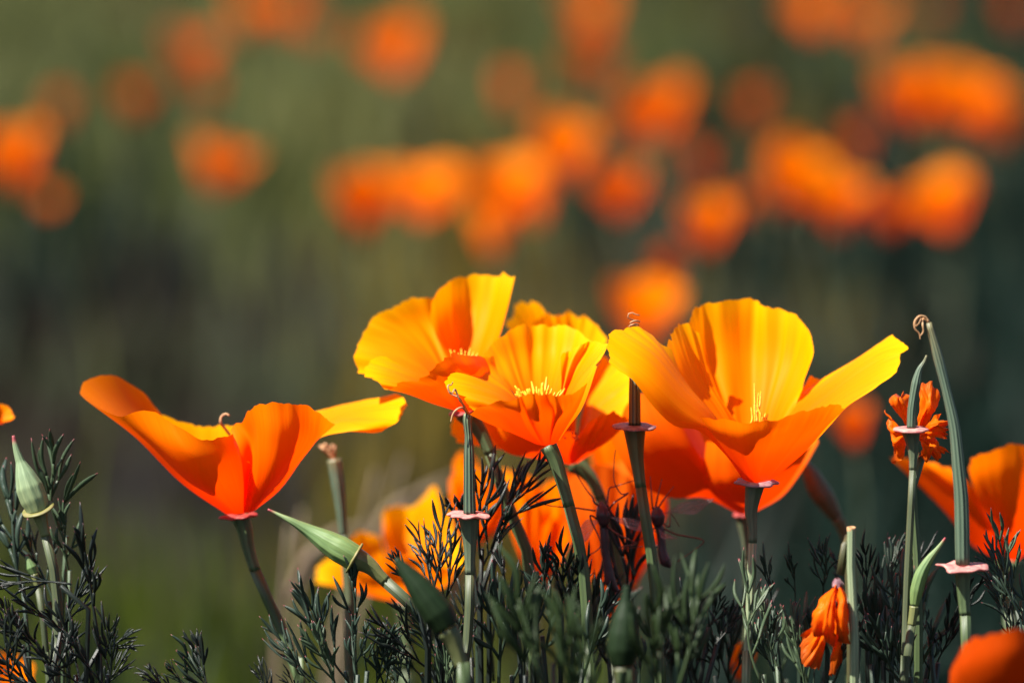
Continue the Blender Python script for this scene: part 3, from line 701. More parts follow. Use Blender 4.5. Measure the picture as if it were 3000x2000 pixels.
# poppy behind the big right one
d = 6.0
sp = [cC(1010, 1480, d), cJ(680, 460, d), cJ(705, 700, d), cJ(700, 1000, d), cJ(690, 1568, d)]
f6 = poppy('california_poppy', sp, 'deep red-orange poppy directly behind and below the big right flower', GP)
petal(f6, cC, d, [
 [(980, 1447, -.2), (770, 1352, -.6), (560, 1352, -1), (340, 1240, -1.2), (190, 990, -1)],
 [(990, 1447, -.3), (800, 1280, -1.2), (600, 1150, -1.8), (420, 960, -2), (330, 720, -1.8)],
 [(1000, 1447, -.3), (840, 1250, -1.3), (700, 1080, -1.9), (600, 900, -2), (560, 770, -1.9)],
 [(1005, 1447, -.2), (880, 1230, -.9), (800, 1080, -1.1), (740, 930, -1.2), (700, 820, -1.2)]], 'petal_red', rip=.5)
petal(f6, cC, d, [
 [(985, 1450, -.3), (840, 1340, -1.2), (770, 1220, -1.5), (790, 1010, -1.6)],
 [(1010, 1453, -.4), (940, 1300, -1.9), (930, 1150, -2.2), (950, 960, -2.3)],
 [(1040, 1453, -.4), (1100, 1300, -1.8), (1150, 1150, -2.1), (1200, 960, -2.2)],
 [(1065, 1448, -.2), (1235, 1330, -.6), (1355, 1170, -1), (1450, 990, -1.1)]], 'petal_red', rip=.6)
petal(f6, cC, d, [
 [(1070, 1446, 0), (1250, 1342, 0), (1370, 1185, 0), (1480, 1000, 0)],
 [(1060, 1445, .3), (1200, 1300, 1.0), (1300, 1100, 1.4), (1400, 900, 1.5)],
 [(1040, 1445, .4), (1100, 1250, 1.5), (1150, 1050, 2.0), (1200, 900, 2.1)]], 'petal_red', rip=.6)
petal(f6, cC, d, [
 [(1000, 1445, .4), (850, 1250, 1.2), (700, 1050, 1.6), (640, 900, 1.6)],
 [(1020, 1445, .4), (950, 1250, 1.6), (900, 1050, 2.2), (880, 900, 2.2)],
 [(1040, 1445, .4), (1070, 1250, 1.7), (1080, 1050, 2.2), (1090, 900, 2.2)]], 'petal_red', rip=.6)
receptacle(f6, cC(1015, 1455, d), (-.05, -.1, 1), .010, .0020, .0010, 'stem', 'collar_red', .0025, .15, path=sp)
stem(f6, sp, .0010, .001)

# big right poppy
d = 0.5
sp = [cC(1080, 1300, d), cC(1060, 1440, d), cJ(735, 500, d), cJ(728, 760, d), cJ(715, 1100, d), cJ(690, 1568, d)]
f5 = poppy('california_poppy', sp, 'big right poppy with tall yellow back petals and a long petal reaching right', GP)
petal(f5, cC, d, [
 [(1050, 1230, 0), (850, 950, .4), (640, 680, .6), (550, 440, .4)],
 [(1060, 1230, .1), (870, 930, .8), (660, 620, 1.1), (563, 350, 1.0)],
 [(1070, 1230, .2), (900, 900, 1.1), (700, 580, 1.5), (600, 290, 1.5)],
 [(1075, 1230, .3), (930, 880, 1.3), (760, 600, 1.8), (655, 265, 1.9)],
 [(1080, 1230, .3), (960, 880, 1.5), (820, 640, 1.9), (740, 330, 2.0)]], rip=.9)
petal(f5, cC, d, [
 [(1060, 1230, .3), (900, 900, 1.7), (745, 540, 2.4), (662, 262, 2.5)],
 [(1065, 1230, .35), (930, 880, 1.9), (770, 500, 2.7), (700, 195, 2.8)],
 [(1070, 1230, .35), (950, 880, 2.0), (820, 490, 2.9), (790, 150, 3.0)],
 [(1080, 1230, .4), (1000, 880, 2.1), (940, 480, 3.0), (910, 132, 3.2)],
 [(1090, 1230, .4), (1060, 880, 2.2), (1050, 480, 3.2), (1060, 118, 3.4)],
 [(1100, 1230, .4), (1120, 880, 2.1), (1160, 500, 3.0), (1160, 165, 3.2)],
 [(1105, 1230, .4), (1150, 880, 2.0), (1240, 510, 2.8), (1270, 195, 3.0)],
 [(1110, 1230, .4), (1190, 880, 1.9), (1310, 540, 2.6), (1375, 248, 2.7)],
 [(1120, 1230, .35), (1230, 880, 1.6), (1375, 600, 2.1), (1434, 400, 2.1)],
 [(1130, 1230, .3), (1240, 930, 1.2), (1340, 780, 1.6), (1385, 680, 1.6)]], rip=1.1)
petal(f5, cC, d, [
 [(1085, 1232, .5), (1010, 900, 2.5), (950, 520, 3.5), (958, 142, 3.6)],
 [(1090, 1232, .5), (1060, 900, 2.6), (1030, 520, 3.7), (1030, 128, 3.8)],
 [(1095, 1232, .5), (1110, 900, 2.6), (1100, 520, 3.6), (1095, 150, 3.7)],
 [(1100, 1232, .5), (1170, 900, 2.5), (1200, 560, 3.4), (1150, 180, 3.5)],
 [(1105, 1232, .5), (1230, 900, 2.2), (1325, 680, 2.7), (1282, 560, 2.9), (1292, 480, 3.1), (1225, 320, 3.3), (1160, 205, 3.4)]], rip=.7)
petal(f5, cC, d, [
 [(1180, 1235, -.1), (1400, 1060, 0), (1560, 892, -.2), (1650, 788, -.4), (1800, 692, -.4)],
 [(1170, 1230, 0), (1400, 960, .3), (1600, 780, .3), (1780, 680, .2), (1945, 600, -.1)],
 [(1160, 1230, .1), (1380, 900, .6), (1600, 700, .8), (1850, 540, .8), (1988, 480, .3)],
 [(1150, 1230, .2), (1360, 860, .9), (1580, 660, 1.1), (1850, 470, 1.1), (2036, 426, .7)],
 [(1140, 1230, .2), (1340, 840, 1.1), (1560, 630, 1.4), (1800, 450, 1.5), (1965, 360, 1.2)],
 [(1130, 1230, .3), (1330, 800, 1.4), (1500, 640, 1.8), (1700, 505, 1.9), (1880, 380, 1.7)],
 [(1120, 1230, .3), (1300, 820, 1.5), (1400, 700, 1.9), (1470, 640, 2.1), (1560, 598, 2.1)],
 [(1115, 1230, .4), (1280, 840, 1.7), (1350, 720, 2.1), (1390, 660, 2.3), (1425, 597, 2.4)]], rip=.7)
petal(f5, cC, d, [
 [(1010, 1237, -.3), (900, 1085, -1.0), (740, 937, -1.5), (590, 907, -1.7), (460, 792, -1.9), (330, 622, -2.0), (240, 562, -1.9), (178, 510, -1.8)],
 [(1030, 1239, -.3), (850, 960, -1.2), (620, 800, -1.7), (420, 600, -1.9), (172, 400, -1.6)],
 [(1045, 1241, -.3), (860, 900, -1.0), (640, 700, -1.4), (430, 480, -1.5), (190, 330, -1.2)],
 [(1055, 1241, -.2), (860, 880, -.7), (660, 660, -.9), (480, 440, -1.0), (300, 292, -.7)],
 [(1060, 1241, -.1), (860, 880, -.4), (690, 680, -.5), (530, 450, -.5), (420, 318, -.3)],
 [(1065, 1241, 0), (860, 880, -.1), (720, 750, -.1), (620, 600, 0), (558, 440, .1)]], rip=.6)
petal(f5, cC, d, [
 [(1020, 1242, -.4), (900, 1060, -1.2), (810, 930, -1.6), (752, 850, -1.6)],
 [(1050, 1252, -.5), (960, 1060, -1.8), (900, 960, -2.2), (880, 868, -2.3)],
 [(1080, 1257, -.6), (1060, 1070, -2.2), (1060, 970, -2.7), (1060, 880, -2.8)],
 [(1110, 1257, -.6), (1180, 1060, -2.1), (1220, 950, -2.6), (1260, 860, -2.7)],
 [(1140, 1252, -.5), (1300, 1050, -1.7), (1400, 920, -2.1), (1460, 802, -2.2)],
 [(1160, 1247, -.4), (1360, 1040, -1.1), (1500, 890, -1.5), (1580, 762, -1.6)],
 [(1180, 1242, -.2), (1400, 1065, -.3), (1540, 905, -.7), (1640, 795, -.9)]], 'petal_mid', rip=.6)
stamens(f5, cC(1095, 1060, d), [cC(x, y, d+q) for x, y, q in ((1080, 640, .5), (1105, 700, .2), (1090, 760, .6), (1120, 690, .7), (1150, 825, .2), (1165, 830, .6), (1060, 790, .3), (1130, 850, -.2))], .0002)
receptacle(f5, cC(1088, 1258, d), (.02, -.05, 1), .013, .0022, .0010, 'stem', 'collar_mauve', .0045, .35, path=sp)
stem(f5, sp, .0010, .0012, 'stem_sunlit')

# blurred poppy at the right edge
d = 9.0
sp = [cK(1340, 720, d), cK(1350, 900, d), cK(1360, 1568, d)]
f7 = poppy('california_poppy', sp, 'large orange poppy cut by the right edge, soft behind the tall pod', GP)
petal(f7, cK, d, [
 [(1290, 695, -.2), (1090, 598, -.5), (885, 355, -.8), (640, 112, -.8), (505, -15, -.7)],
 [(1300, 695, -.4), (1150, 450, -1.5), (950, 200, -2), (800, 60, -2), (745, -8, -1.9)],
 [(1310, 695, -.4), (1200, 350, -1.6), (1050, 150, -2), (935, 56, -1.9)]], 'petal_mid', rip=.6)
petal(f7, cK, d, [
 [(1300, 698, -.4), (1180, 400, -1.8), (1080, 180, -2.3), (1038, 25, -2.3)],
 [(1310, 702, -.5), (1250, 400, -2.1), (1150, 150, -2.7), (1110, -42, -2.8)],
 [(1340, 704, -.5), (1350, 400, -2.3), (1350, 120, -2.9), (1362, -108, -3)],
 [(1380, 704, -.4), (1480, 420, -1.8), (1560, 150, -2.3), (1620, -70, -2.4)],
 [(1400, 702, -.2), (1600, 500, -.8), (1750, 300, -1.2), (1850, 120, -1.2)]], 'petal_mid', rip=.8)
petal(f7, cK, d, [
 [(1320, 695, .3), (1250, 400, 1.6), (1200, 200, 2.2), (1150, 60, 2.2)],
 [(1350, 695, .4), (1400, 400, 2), (1420, 150, 2.6), (1450, 0, 2.6)],
 [(1380, 695, .3), (1550, 420, 1.6), (1640, 200, 2), (1700, 100, 2)]], 'petal_mid')
receptacle(f7, cK(1345, 705, d), (0, 0, 1), .012, .003, .0018, 'stem_olive', path=sp)
stem(f7, sp, .0018, .0018, 'stem_olive')

# near poppy with shade put into its petal colour, in the lower right corner
d = -7.0
sp = [cK(1380, 2090, d), cK(1385, 2300, d)]
f8 = poppy('california_poppy', sp, 'dark red-orange poppy bulging in at the lower right corner, close and soft', GP)
petal(f8, cK, d, [
 [(1330, 2060, -.3), (1060, 1870, -.8), (935, 1660, -1.1), (930, 1490, -1.1)],
 [(1340, 2065, -.5), (1110, 1760, -1.5), (1020, 1500, -1.9), (1035, 1305, -1.8)],
 [(1360, 2070, -.6), (1250, 1700, -2.1), (1200, 1450, -2.6), (1185, 1230, -2.6)],
 [(1385, 2070, -.6), (1420, 1700, -2.2), (1420, 1400, -2.7), (1400, 1195, -2.7)],
 [(1420, 2065, -.5), (1600, 1750, -1.6), (1680, 1450, -2), (1680, 1230, -2)],
 [(1440, 2060, -.3), (1750, 1850, -.5), (1850, 1600, -.8), (1880, 1450, -.8)]], 'petal_shaded', rip=.5)
petal(f8, cK, d, [
 [(1340, 2060, .2), (1120, 1850, .8), (1010, 1650, 1.2), (980, 1480, 1.2)],
 [(1380, 2060, .4), (1300, 1750, 1.8), (1260, 1500, 2.4), (1250, 1340, 2.4)],
 [(1410, 2060, .4), (1500, 1750, 1.8), (1540, 1500, 2.4), (1550, 1340, 2.4)],
 [(1440, 2060, .2), (1700, 1850, .8), (1800, 1650, 1.2), (1850, 1480, 1.2)]], 'petal_shaded', rip=.6)
receptacle(f8, cK(1380, 2075, d), (0, 0, 1), .012, .003, .0018, 'stem_olive', path=sp)
stem(f8, sp, .0018, .0018, 'stem_olive')

# soft poppy behind the slanting bud
d = 13.0
sp = [cH(690, 1010, d), cH(700, 1200, d), cH(700, 1568, d)]
f9 = poppy('california_poppy', sp, 'soft open orange poppy low behind the slanting green bud', GP)
petal(f9, cH, d, [
 [(600, 985, -.2), (400, 945, -.5), (200, 892, -.7), (65, 862, -.6)],
 [(600, 980, 0), (400, 860, -.2), (200, 790, -.3), (75, 750, -.2)],
 [(620, 975, .1), (420, 800, .3), (280, 720, .4), (165, 688, .4)]], 'petal')
petal(f9, cH, d, [
 [(620, 972, .1), (480, 810, .4), (350, 660, .5), (288, 545, .4)],
 [(640, 972, .2), (520, 770, .8), (430, 620, 1), (405, 498, 1)],
 [(650, 972, .3), (580, 750, 1), (540, 630, 1.2), (530, 555, 1.2)]], 'petal')
petal(f9, cH, d, [
 [(680, 972, .3), (600, 770, 1.2), (540, 560, 1.6), (522, 370, 1.6)],
 [(690, 972, .4), (660, 750, 1.6), (640, 530, 2.1), (615, 322, 2.2)],
 [(700, 972, .4), (740, 750, 1.7), (760, 530, 2.2), (765, 312, 2.3)],
 [(710, 972, .4), (800, 750, 1.6), (860, 480, 2), (905, 178, 2)],
 [(720, 972, .3), (840, 760, 1.3), (930, 580, 1.6), (968, 400, 1.6)]], 'petal')
petal(f9, cH, d, [
 [(720, 975, 0), (880, 885, .2), (1010, 810, .2), (1115, 730, .1)],
 [(722, 974, .2), (880, 820, .7), (990, 660, .9), (1065, 560, .9)],
 [(724, 973, .3), (860, 740, 1.1), (950, 530, 1.4), (985, 330, 1.4)]], 'petal')
petal(f9, cH, d, [
 [(640, 990, -.3), (500, 945, -1), (390, 880, -1.4), (320, 800, -1.5)],
 [(680, 1000, -.4), (600, 910, -1.6), (560, 810, -2), (530, 700, -2.1)],
 [(720, 1000, -.4), (760, 910, -1.6), (790, 790, -2), (800, 690, -2.1)],
 [(750, 990, -.3), (900, 930, -1), (1000, 870, -1.3), (1060, 770, -1.3)]], 'petal_far')
receptacle(f9, cH(690, 1000, d), (0, 0, 1), .012, .003, .0018, 'stem_olive', path=sp)
stem(f9, sp, .0018, .0018, 'stem_olive')

# ------------------------------------------------------------------ seed pods
GS = 'seed pods standing among the poppies'
def pod(name, path, radii, col_pt, axis, rc, below, label, m='pod', collar='collar', rs=.0013, cone=.011, rt=.0028, stem_m='stem', styles=None, wob=.45, n=34):
    t = thing(name, root_of(below), label, 'seed pod', GS)
    g = Geo(); g.tube(list(reversed(path)), list(reversed(radii)), 40, n, 10, .06); o = g.make('pod', M[m], t)
    for s in (styles or []):
        g = Geo(); g.tube(s, [.00028, .00024, .0002, .00012], 6, 40); g.make('withered_style', M['style'], o)
    receptacle(t, col_pt, axis, cone, rt, rs, stem_m, collar, rc, wob, path=below)
    stem(t, below, rs, rs*1.1, stem_m)
    return t
# upright striped pod in the middle
p1 = pod('seed_pod', [cB(912, 1110, -.6), cB(905, 1160, -.6), cB(915, 1300, -.6), cB(918, 1568, -.6), cH(1145, 200, -.6), cH(1147, 375, -.6)],
   [.0010, .0008, .0011, .00115, .0012, .0013], cH(1145, 385, -.6), (.03, -.04, 1), .0046,
   [cH(1150, 560, -.6), cH(1148, 900, -.6), cH(1140, 1200, -.6), cH(1090, 1568, -.6)],
   'upright striped pod with tangled tan styles and pink collar, left of front centre flower', rs=.00105, cone=.0125, rt=.0024,
   styles=[[cB(905, 1115, -.6), cB(880, 1050, -.7), cB(850, 1010, -.8), cB(830, 960, -.8), cB(815, 930, -.8), cB(795, 960, -.9), cB(775, 945, -.9), cB(765, 905, -.9), cB(790, 900, -.8), cB(800, 880, -.9)],
           [cB(910, 1110, -.6), cB(870, 1065, -.8), cB(830, 1075, -.9), cB(800, 1110, -.9), cB(785, 1165, -.9)],
           [cB(900, 1110, -.6), cB(885, 1070, -.6), cB(855, 1000, -.7), cB(820, 980, -.7), cB(780, 960, -.7), cB(762, 925, -.7)],
           [cB(915, 1110, -.6), cB(890, 1060, -.6), cB(870, 1030, -.6), cB(840, 990, -.7), cB(815, 930, -.7)]])
# pod whose curl shows above the big right flower
coil = [cC(345, 345, .5)]
for k in range(26):
    a = k/26*4.2*math.pi; coil.append(cC(330+26*math.cos(a)+k*.4, 300-k*1.7+9*math.sin(a), .5+.28*math.sin(a+.5)))
coil += [cC(300, 238, .5), cC(298, 212, .5), cC(318, 203, .5), cC(340, 210, .5), cC(352, 220, .5), cC(369, 220, .5)]
pod('seed_pod', [cC(340, 330, .6), cC(338, 450, .6), cC(337, 620, .6), cC(338, 900, .6)], [.0007, .0010, .0012, .00125], cC(338, 912, .6), (.02, -.03, 1), .0048,
   [cC(350, 1090, .6), cC(385, 1350, .6), cI(1200, 500, .6), cI(1245, 800, .6), cI(1260, 1100, .6), cI(1290, 1568, .6)],
   'dark pod crossing behind the big right flower, wire-thin coiled style showing above it', collar='collar_mauve', rs=.0012, cone=.013, rt=.0025, stem_m='stem_olive', styles=[coil], wob=.16)
# tall right pod
pod('seed_pod', [cD(930, 190, -2.2), cD(950, 260, -2.2), cD(1010, 480, -2.2), cD(1080, 760, -2.2), cD(1150, 1080, -2.2), cK(985, 60, -2.2), cK(1005, 300, -2.2), cK(1012, 730, -2.2)],
   [.0006, .0010, .0009, .0011, .00125, .0014, .0015, .0014], cK(1015, 750, -2.2), (.02, -.06, 1), .0047,
   [cK(1020, 930, -2.2), cK(1035, 1150, -2.2), cK(1045, 1568, -2.2)],
   'tallest pod at far right, long and leaning, with a pale pink ruffled collar', m='pod_pale', rs=.0012, cone=.010, rt=.0018, stem_m='stem_olive',
   styles=[[cD(930, 180, -2.2), cD(900, 140, -2.2), cD(850, 135, -2.3), cD(812, 180, -2.3), cD(815, 240, -2.3), cD(850, 280, -2.3), cD(860, 330, -2.3)],
           [cD(935, 180, -2.2), cD(890, 150, -2.1), cD(880, 200, -2.3), cD(885, 260, -2.3), cD(862, 300, -2.3)],
           [cD(930, 190, -2.2), cD(880, 135, -2.1), cD(830, 160, -2.1), cD(820, 215, -2.1), cD(845, 200, -2.2), cD(870, 150, -2.2)]])
# small pod before the shrivelled flower
pod('seed_pod', [cD(915, 465, -1.4), cD(895, 520, -1.4), cD(850, 600, -1.4), cD(815, 760, -1.4), cD(790, 920, -1.4), cD(782, 1085, -1.4)],
   [.0002, .0006, .0010, .0009, .0009, .0009], cD(780, 1100, -1.4), (0, -.02, 1), .0038,
   [cD(800, 1280, -1.4), cK(660, 100, -1.4), cK(640, 500, -1.4), cK(620, 900, -1.4), cK(600, 1568, -1.4)],
   'short pale pod with a pointed tan tip in front of the shrivelled orange flower', m='pod_pale', rs=.0008, cone=.0085, rt=.0021, wob=.1)
# soft pod at left of centre
d = 6.0
t = thing('seed_pod', root_of([cH(250, 600, d), cH(300, 1568, d)]), 'soft grey-green pod with a ragged tan tip, behind the slanting bud', 'seed pod', GS)
g = Geo(); g.tube(list(reversed([cA(1745, 660, d), cA(1760, 760, d), cA(1785, 950, d), cA(1805, 1160, d)])), [.0009, .0012, .0015, .0016], 30, 24, 9, .05); po = g.make('pod', M['pod_pale'], t)
for s in range(5):
    g = Geo(); g.tube([cA(1745, 665, d), cA(1740-10*s+rng.uniform(-10, 10), 620, d), cA(1760-25*s+rng.uniform(-10, 10), 575-8*(s % 2), d), cA(1745-15*s, 550+rng.uniform(0, 70), d-.1)], [.0006, .0005, .0003], 6, 12); g.make('withered_style', M['style'], po)
stem(t, [cA(1805, 1160, d), cH(290, 800, d), cH(298, 1050, d), cH(300, 1568, d)], .0013, .0012)
# cut stem
t = thing('cut_stem', root_of([cK(225, 480, -2.8), cK(245, 1568, -2.8)]), 'pale green hollow stem cut off square, beside the hanging wilted flower', 'stem')
g = Geo(); g.tube(list(reversed(to_ground([cK(227, 478, -2.8), cK(226, 800, -2.8), cK(245, 1150, -2.8), cK(248, 1568, -2.8)], .001))), [.0011, .0011, .0010, .00085], 24, 30, 8, .05, cap=False); g.make('stem', M['stem_sunlit'], t)
g = Geo(); g.lathe([(.00085, -.0006), (.0009, .0003), (.00075, .0004), (.0006, .0002), (.00055, -.0008), (.0001, -.001)], cK(227, 478, -2.8), (0, -.1, 1), 20, .2, 4); g.make('dry_rim', M['style'], t)

# ------------------------------------------------------------------ buds
GBd = 'pointed poppy buds'
def bud(path, radii, col, axis, rc, rt, cone, below, label, m='bud', collar='collar_green', rs=.0011, stem_m='stem', wob=.06, up=0):
    t = thing('poppy_bud', root_of(below), label, 'bud', GBd)
    g = Geo(); g.tube(list(reversed(path)), list(reversed(radii)), 54, 40, 9, .03 if m in ('bud', 'bud_pale') else .008); g.make('bud_cap', M[m], t)
    receptacle(t, col, axis, cone, rt, rs, 'cone' if m in ('bud', 'bud_pale') else 'cone_dark', collar, rc, wob, up=up, path=below)
    stem(t, below, rs, rs*1.15, stem_m)
    return t
ax = (cG(1020, 240, 0)-cG(1650, 600, 0)).normalized()
bud([cG(1005, 238, .3), cG(1060, 265, .3), cG(1180, 325, .2), cG(1330, 410, .2), cG(1480, 500, .1), cG(1600, 570, 0), cG(1668, 612, 0)],
    [.0002, .00045, .0009, .0016, .0024, .0029, .0028], cG(1668, 615, 0), ax, .0037, .0027, .0085,
    [cH(430, 730, 0), cH(490, 790, 0), cH(620, 910, 0), cH(760, 1040, 0), cH(900, 1230, .3), cH(1000, 1568, .3)],
    'plump green bud slanting up to the left, its pink tip touching the left poppy', 'bud', 'collar_green', .0013)
bud([cE(68, 305, 0), cE(75, 345, 0), cE(90, 400, 0), cE(125, 500, 0), cE(160, 600, 0), cE(183, 660, 0), cE(193, 700, 0)],
    [.0003, .00065, .0010, .0021, .0029, .0029, .0022], cE(198, 690, 0), (-.3, -.32, 1), .0036, .0020, .0055,
    [cE(220, 770, 0), cE(255, 900, 0), cE(285, 1050, 0), cE(295, 1240, 0), cE(280, 1568, 0)],
    'pale green bud with a crimson tip standing at the far left', 'bud_pale', 'collar_green', .00105, wob=.08, up=.0004)
ax = (cH(660, 700, -5)-cH(980, 1160, -5)).normalized()
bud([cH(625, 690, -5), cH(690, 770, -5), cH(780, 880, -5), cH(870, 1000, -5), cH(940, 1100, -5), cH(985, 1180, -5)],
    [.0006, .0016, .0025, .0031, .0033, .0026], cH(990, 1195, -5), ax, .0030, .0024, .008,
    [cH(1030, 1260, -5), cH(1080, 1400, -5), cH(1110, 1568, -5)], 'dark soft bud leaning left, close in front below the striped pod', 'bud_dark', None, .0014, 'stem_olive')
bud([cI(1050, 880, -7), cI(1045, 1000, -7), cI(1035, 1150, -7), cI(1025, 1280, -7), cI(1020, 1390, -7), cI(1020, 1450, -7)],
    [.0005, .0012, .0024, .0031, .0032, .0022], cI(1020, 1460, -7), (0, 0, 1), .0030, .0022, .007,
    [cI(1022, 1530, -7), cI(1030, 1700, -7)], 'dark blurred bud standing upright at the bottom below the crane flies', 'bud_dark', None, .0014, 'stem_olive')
bud([cK(892, 540, -1.6), cK(850, 600, -1.6), cK(780, 690, -1.6), cK(720, 800, -1.6), cK(685, 930, -1.6), cK(672, 1020, -1.6)],
    [.0002, .0005, .0010, .0014, .0014, .0009], cK(672, 1025, -1.6), (.2, 0, 1), .0014, .0010, .004,
    [cK(665, 1080, -1.6), cK(640, 1250, -1.6), cK(600, 1568, -1.6)], 'slim light green bud curving right, under the short pale pod', 'bud', None, .0009)
ax = (cJ(1120, 60, 8)-cJ(1330, 400, 8)).normalized()
bud([cJ(1100, 20, 8), cJ(1150, 100, 8), cJ(1200, 200, 8), cJ(1260, 290, 8), cJ(1310, 370, 8), cJ(1335, 405, 8)],
    [.0010, .0020, .0024, .0025, .0020, .0014], cJ(1338, 410, 8), ax, .0018, .0014, .006,
    [cJ(1380, 490, 8), cJ(1420, 640, 8), cJ(1440, 900, 8), cJ(1440, 1568, 8)], 'soft brown-olive bud leaning left in the gap right of the big flower', 'bud_brown', None, .0012, 'stem_olive')
bud([cE(135, 912, 1), cE(145, 940, 1), cE(160, 980, 1), cE(175, 1010, 1)], [.0003, .0007, .0012, .0009], cE(176, 1012, 1), (-.3, 0, 1), .0010, .0009, .003,
    [cE(185, 1050, 1), cE(215, 1200, 1), cE(250, 1568, 1)], 'tiny green bud with a pink tip low among the leaves at far left', 'bud', None, .0007)

# ------------------------------------------------------------------ wilted flowers
sp = [cK(150, 800, -2.6), cK(165, 690, -2.6), cK(190, 560, -2.7), cK(200, 480, -2.7)]
t = thing('wilted_poppy', root_of([cK(200, 480, -2.6), cK(260, 1568, -2.4)]), 'wilted orange poppy hanging head down against the cut stem', 'flower')
for rb in ([[(1310, 865, 0), (1250, 950, -.2), (1190, 1060, -.3), (1160, 1170, -.2)], [(1320, 865, -.2), (1270, 980, -.6), (1220, 1120, -.7), (1200, 1250, -.5)], [(1330, 870, -.2), (1300, 1000, -.6), (1280, 1150, -.7), (1280, 1300, -.5)], [(1335, 870, 0), (1320, 1000, -.2), (1310, 1150, -.2), (1300, 1290, -.1)]],
           [[(1325, 870, -.1), (1330, 990, -.4), (1320, 1120, -.5), (1340, 1240, -.4)], [(1340, 875, -.2), (1370, 1000, -.6), (1370, 1150, -.7), (1380, 1285, -.5)], [(1355, 875, 0), (1400, 980, -.2), (1415, 1120, -.2), (1408, 1260, -.1)]],
           [[(1320, 870, .3), (1270, 1010, .3), (1190, 1150, .4), (1075, 1235, .4)], [(1325, 870, .3), (1290, 1060, .1), (1200, 1250, .1), (1090, 1420, .2)], [(1335, 870, .3), (1310, 1080, .2), (1260, 1300, .2), (1205, 1470, .2)]],
           [[(1335, 870, .4), (1320, 1080, .5), (1300, 1300, .5), (1290, 1480, .4)], [(1345, 870, .4), (1360, 1080, .3), (1340, 1300, .3), (1310, 1505, .3)], [(1350, 870, .4), (1390, 1080, .5), (1370, 1280, .5), (1350, 1420, .4)]]):
    petal(t, cJ, -2.5, rb, 'wilt', rip=1.5, crumple=.0011)
g = Geo()
g.lathe([(.0004, .0006), (.0006, .0004), (.0010, -.0002), (.0014, -.0010), (.0012, -.0006), (.0005, .0001)], cJ(1335, 845, -2.7), (-.15, -.3, 1), 26, .3, -2.2); g.make('dried_collar', M['collar_mauve'], t)
g = Geo(); g.tube(sp+[cK(205, 700, -2.2), cK(215, 1100, -2.2), cK(220, 1568, -2.2), Vector((cK(220, 1568, -2.2).x, cK(220, 1568, -2.2).y, -.004))], [.0009, .0008, .0006, .0007, .0009, .001], 8, 40); g.make('stem', M['bud_brown'], t)
d = -0.4
sp = [cD(880, 1300, d), cK(660, 200, d), cK(690, 700, d), cK(700, 1568, d)]
t = thing('wilted_poppy', root_of(sp), 'shrivelled orange flower crumpled behind the short pale pod', 'flower')
for rb in ([[(800, 1120, -.2), (700, 1000, -.5), (640, 900, -.6), (590, 880, -.4)], [(790, 1130, -.2), (700, 930, -.7), (680, 830, -.8), (690, 800, -.5)], [(810, 1110, 0), (770, 940, -.3), (760, 860, -.3), (770, 800, -.2)]],
           [[(800, 1110, -.1), (700, 1080, -.4), (620, 1020, -.5), (575, 920, -.3)], [(790, 1140, -.2), (690, 1180, -.6), (640, 1220, -.6), (620, 1130, -.4)], [(800, 1160, 0), (730, 1280, -.3), (680, 1340, -.3), (650, 1385, -.2)]],
           [[(830, 1120, .2), (850, 960, .1), (850, 840, .1), (860, 730, .2)], [(850, 1110, .2), (910, 950, -.2), (930, 830, -.2), (910, 715, .1)], [(870, 1120, .3), (960, 980, .1), (1000, 900, .1), (990, 800, .2)]],
           [[(850, 1110, 0), (920, 1040, -.3), (1000, 980, -.4), (1050, 960, -.2)], [(850, 1140, -.1), (940, 1090, -.6), (1030, 1060, -.7), (1090, 1080, -.4)], [(850, 1170, 0), (940, 1160, -.4), (1040, 1160, -.4), (1095, 1200, -.2)]],
           [[(830, 1160, 0), (880, 1250, -.2), (860, 1320, -.2), (840, 1350, -.1)], [(850, 1160, 0), (950, 1230, -.5), (970, 1290, -.5), (960, 1320, -.2)], [(860, 1150, .1), (1010, 1200, -.2), (1060, 1250, -.2), (1090, 1260, -.1)]]):
    petal(t, cD, d, rb, 'wilt', rip=1.5, crumple=.0013)
stem(t, sp, .0009, .0012, 'stem_olive')

# ------------------------------------------------------------------ two crane flies
cF = crop(1650, 1350, 3.6467)
def crane_fly(label, d, thorax, abdomen, wings, legs, tail_red=False):
    c = cF(*thorax[1][:2], d)
    t = thing('crane_fly', c, label, 'insect', 'crane flies clinging to the stems')
    g = Geo(); g.tube([cF(x, y, d+q) for x, y, q in thorax], [.0004, .0012, .0016, .0013, .0007], 16, 20); g.make('thorax', M['fly'], t)
    g = Geo(); g.tube([cF(x, y, d+q) for x, y, q in abdomen], [.0008, .0010, .0009, .0009, .0011, .0013, .0004], 14, 34, 0, 0); g.make('abdomen', M['fly'], t)
    if tail_red:
        e = abdomen[-1]; g = Geo(); g.tube([cF(e[0], e[1], d), cF(e[0]+20, e[1]+60, d)], [.0008, .0010, .0003], 10, 8); g.make('tail_tip', M['collar_red'], t)
    for L in legs:
        g = Geo(); g.tube([cF(x, y, d+q) for x, y, q in L], [.00022, .0002, .00013, .00010], 6, 36); g.make('leg', M['fly_leg'], t)
    for (a, b, c2, e) in wings:      # root, upper edge, tip, lower edge
        v, f, u = petal_verts([spline([cF(*a[:2], d+a[2]), cF(*((a[i]+q[i])/2 for i in (0, 1)), d+q[2]), cF(*q[:2], d+q[2]), cF(*c2[:2], d+c2[2])], 12) for q in (b, tuple((b[i]+e[i])/2 for i in range(3)), e)], Mv=16, rip=.15, seed=3)
        o = obj('wing', v, f, u, M['wing'], t)
    return t
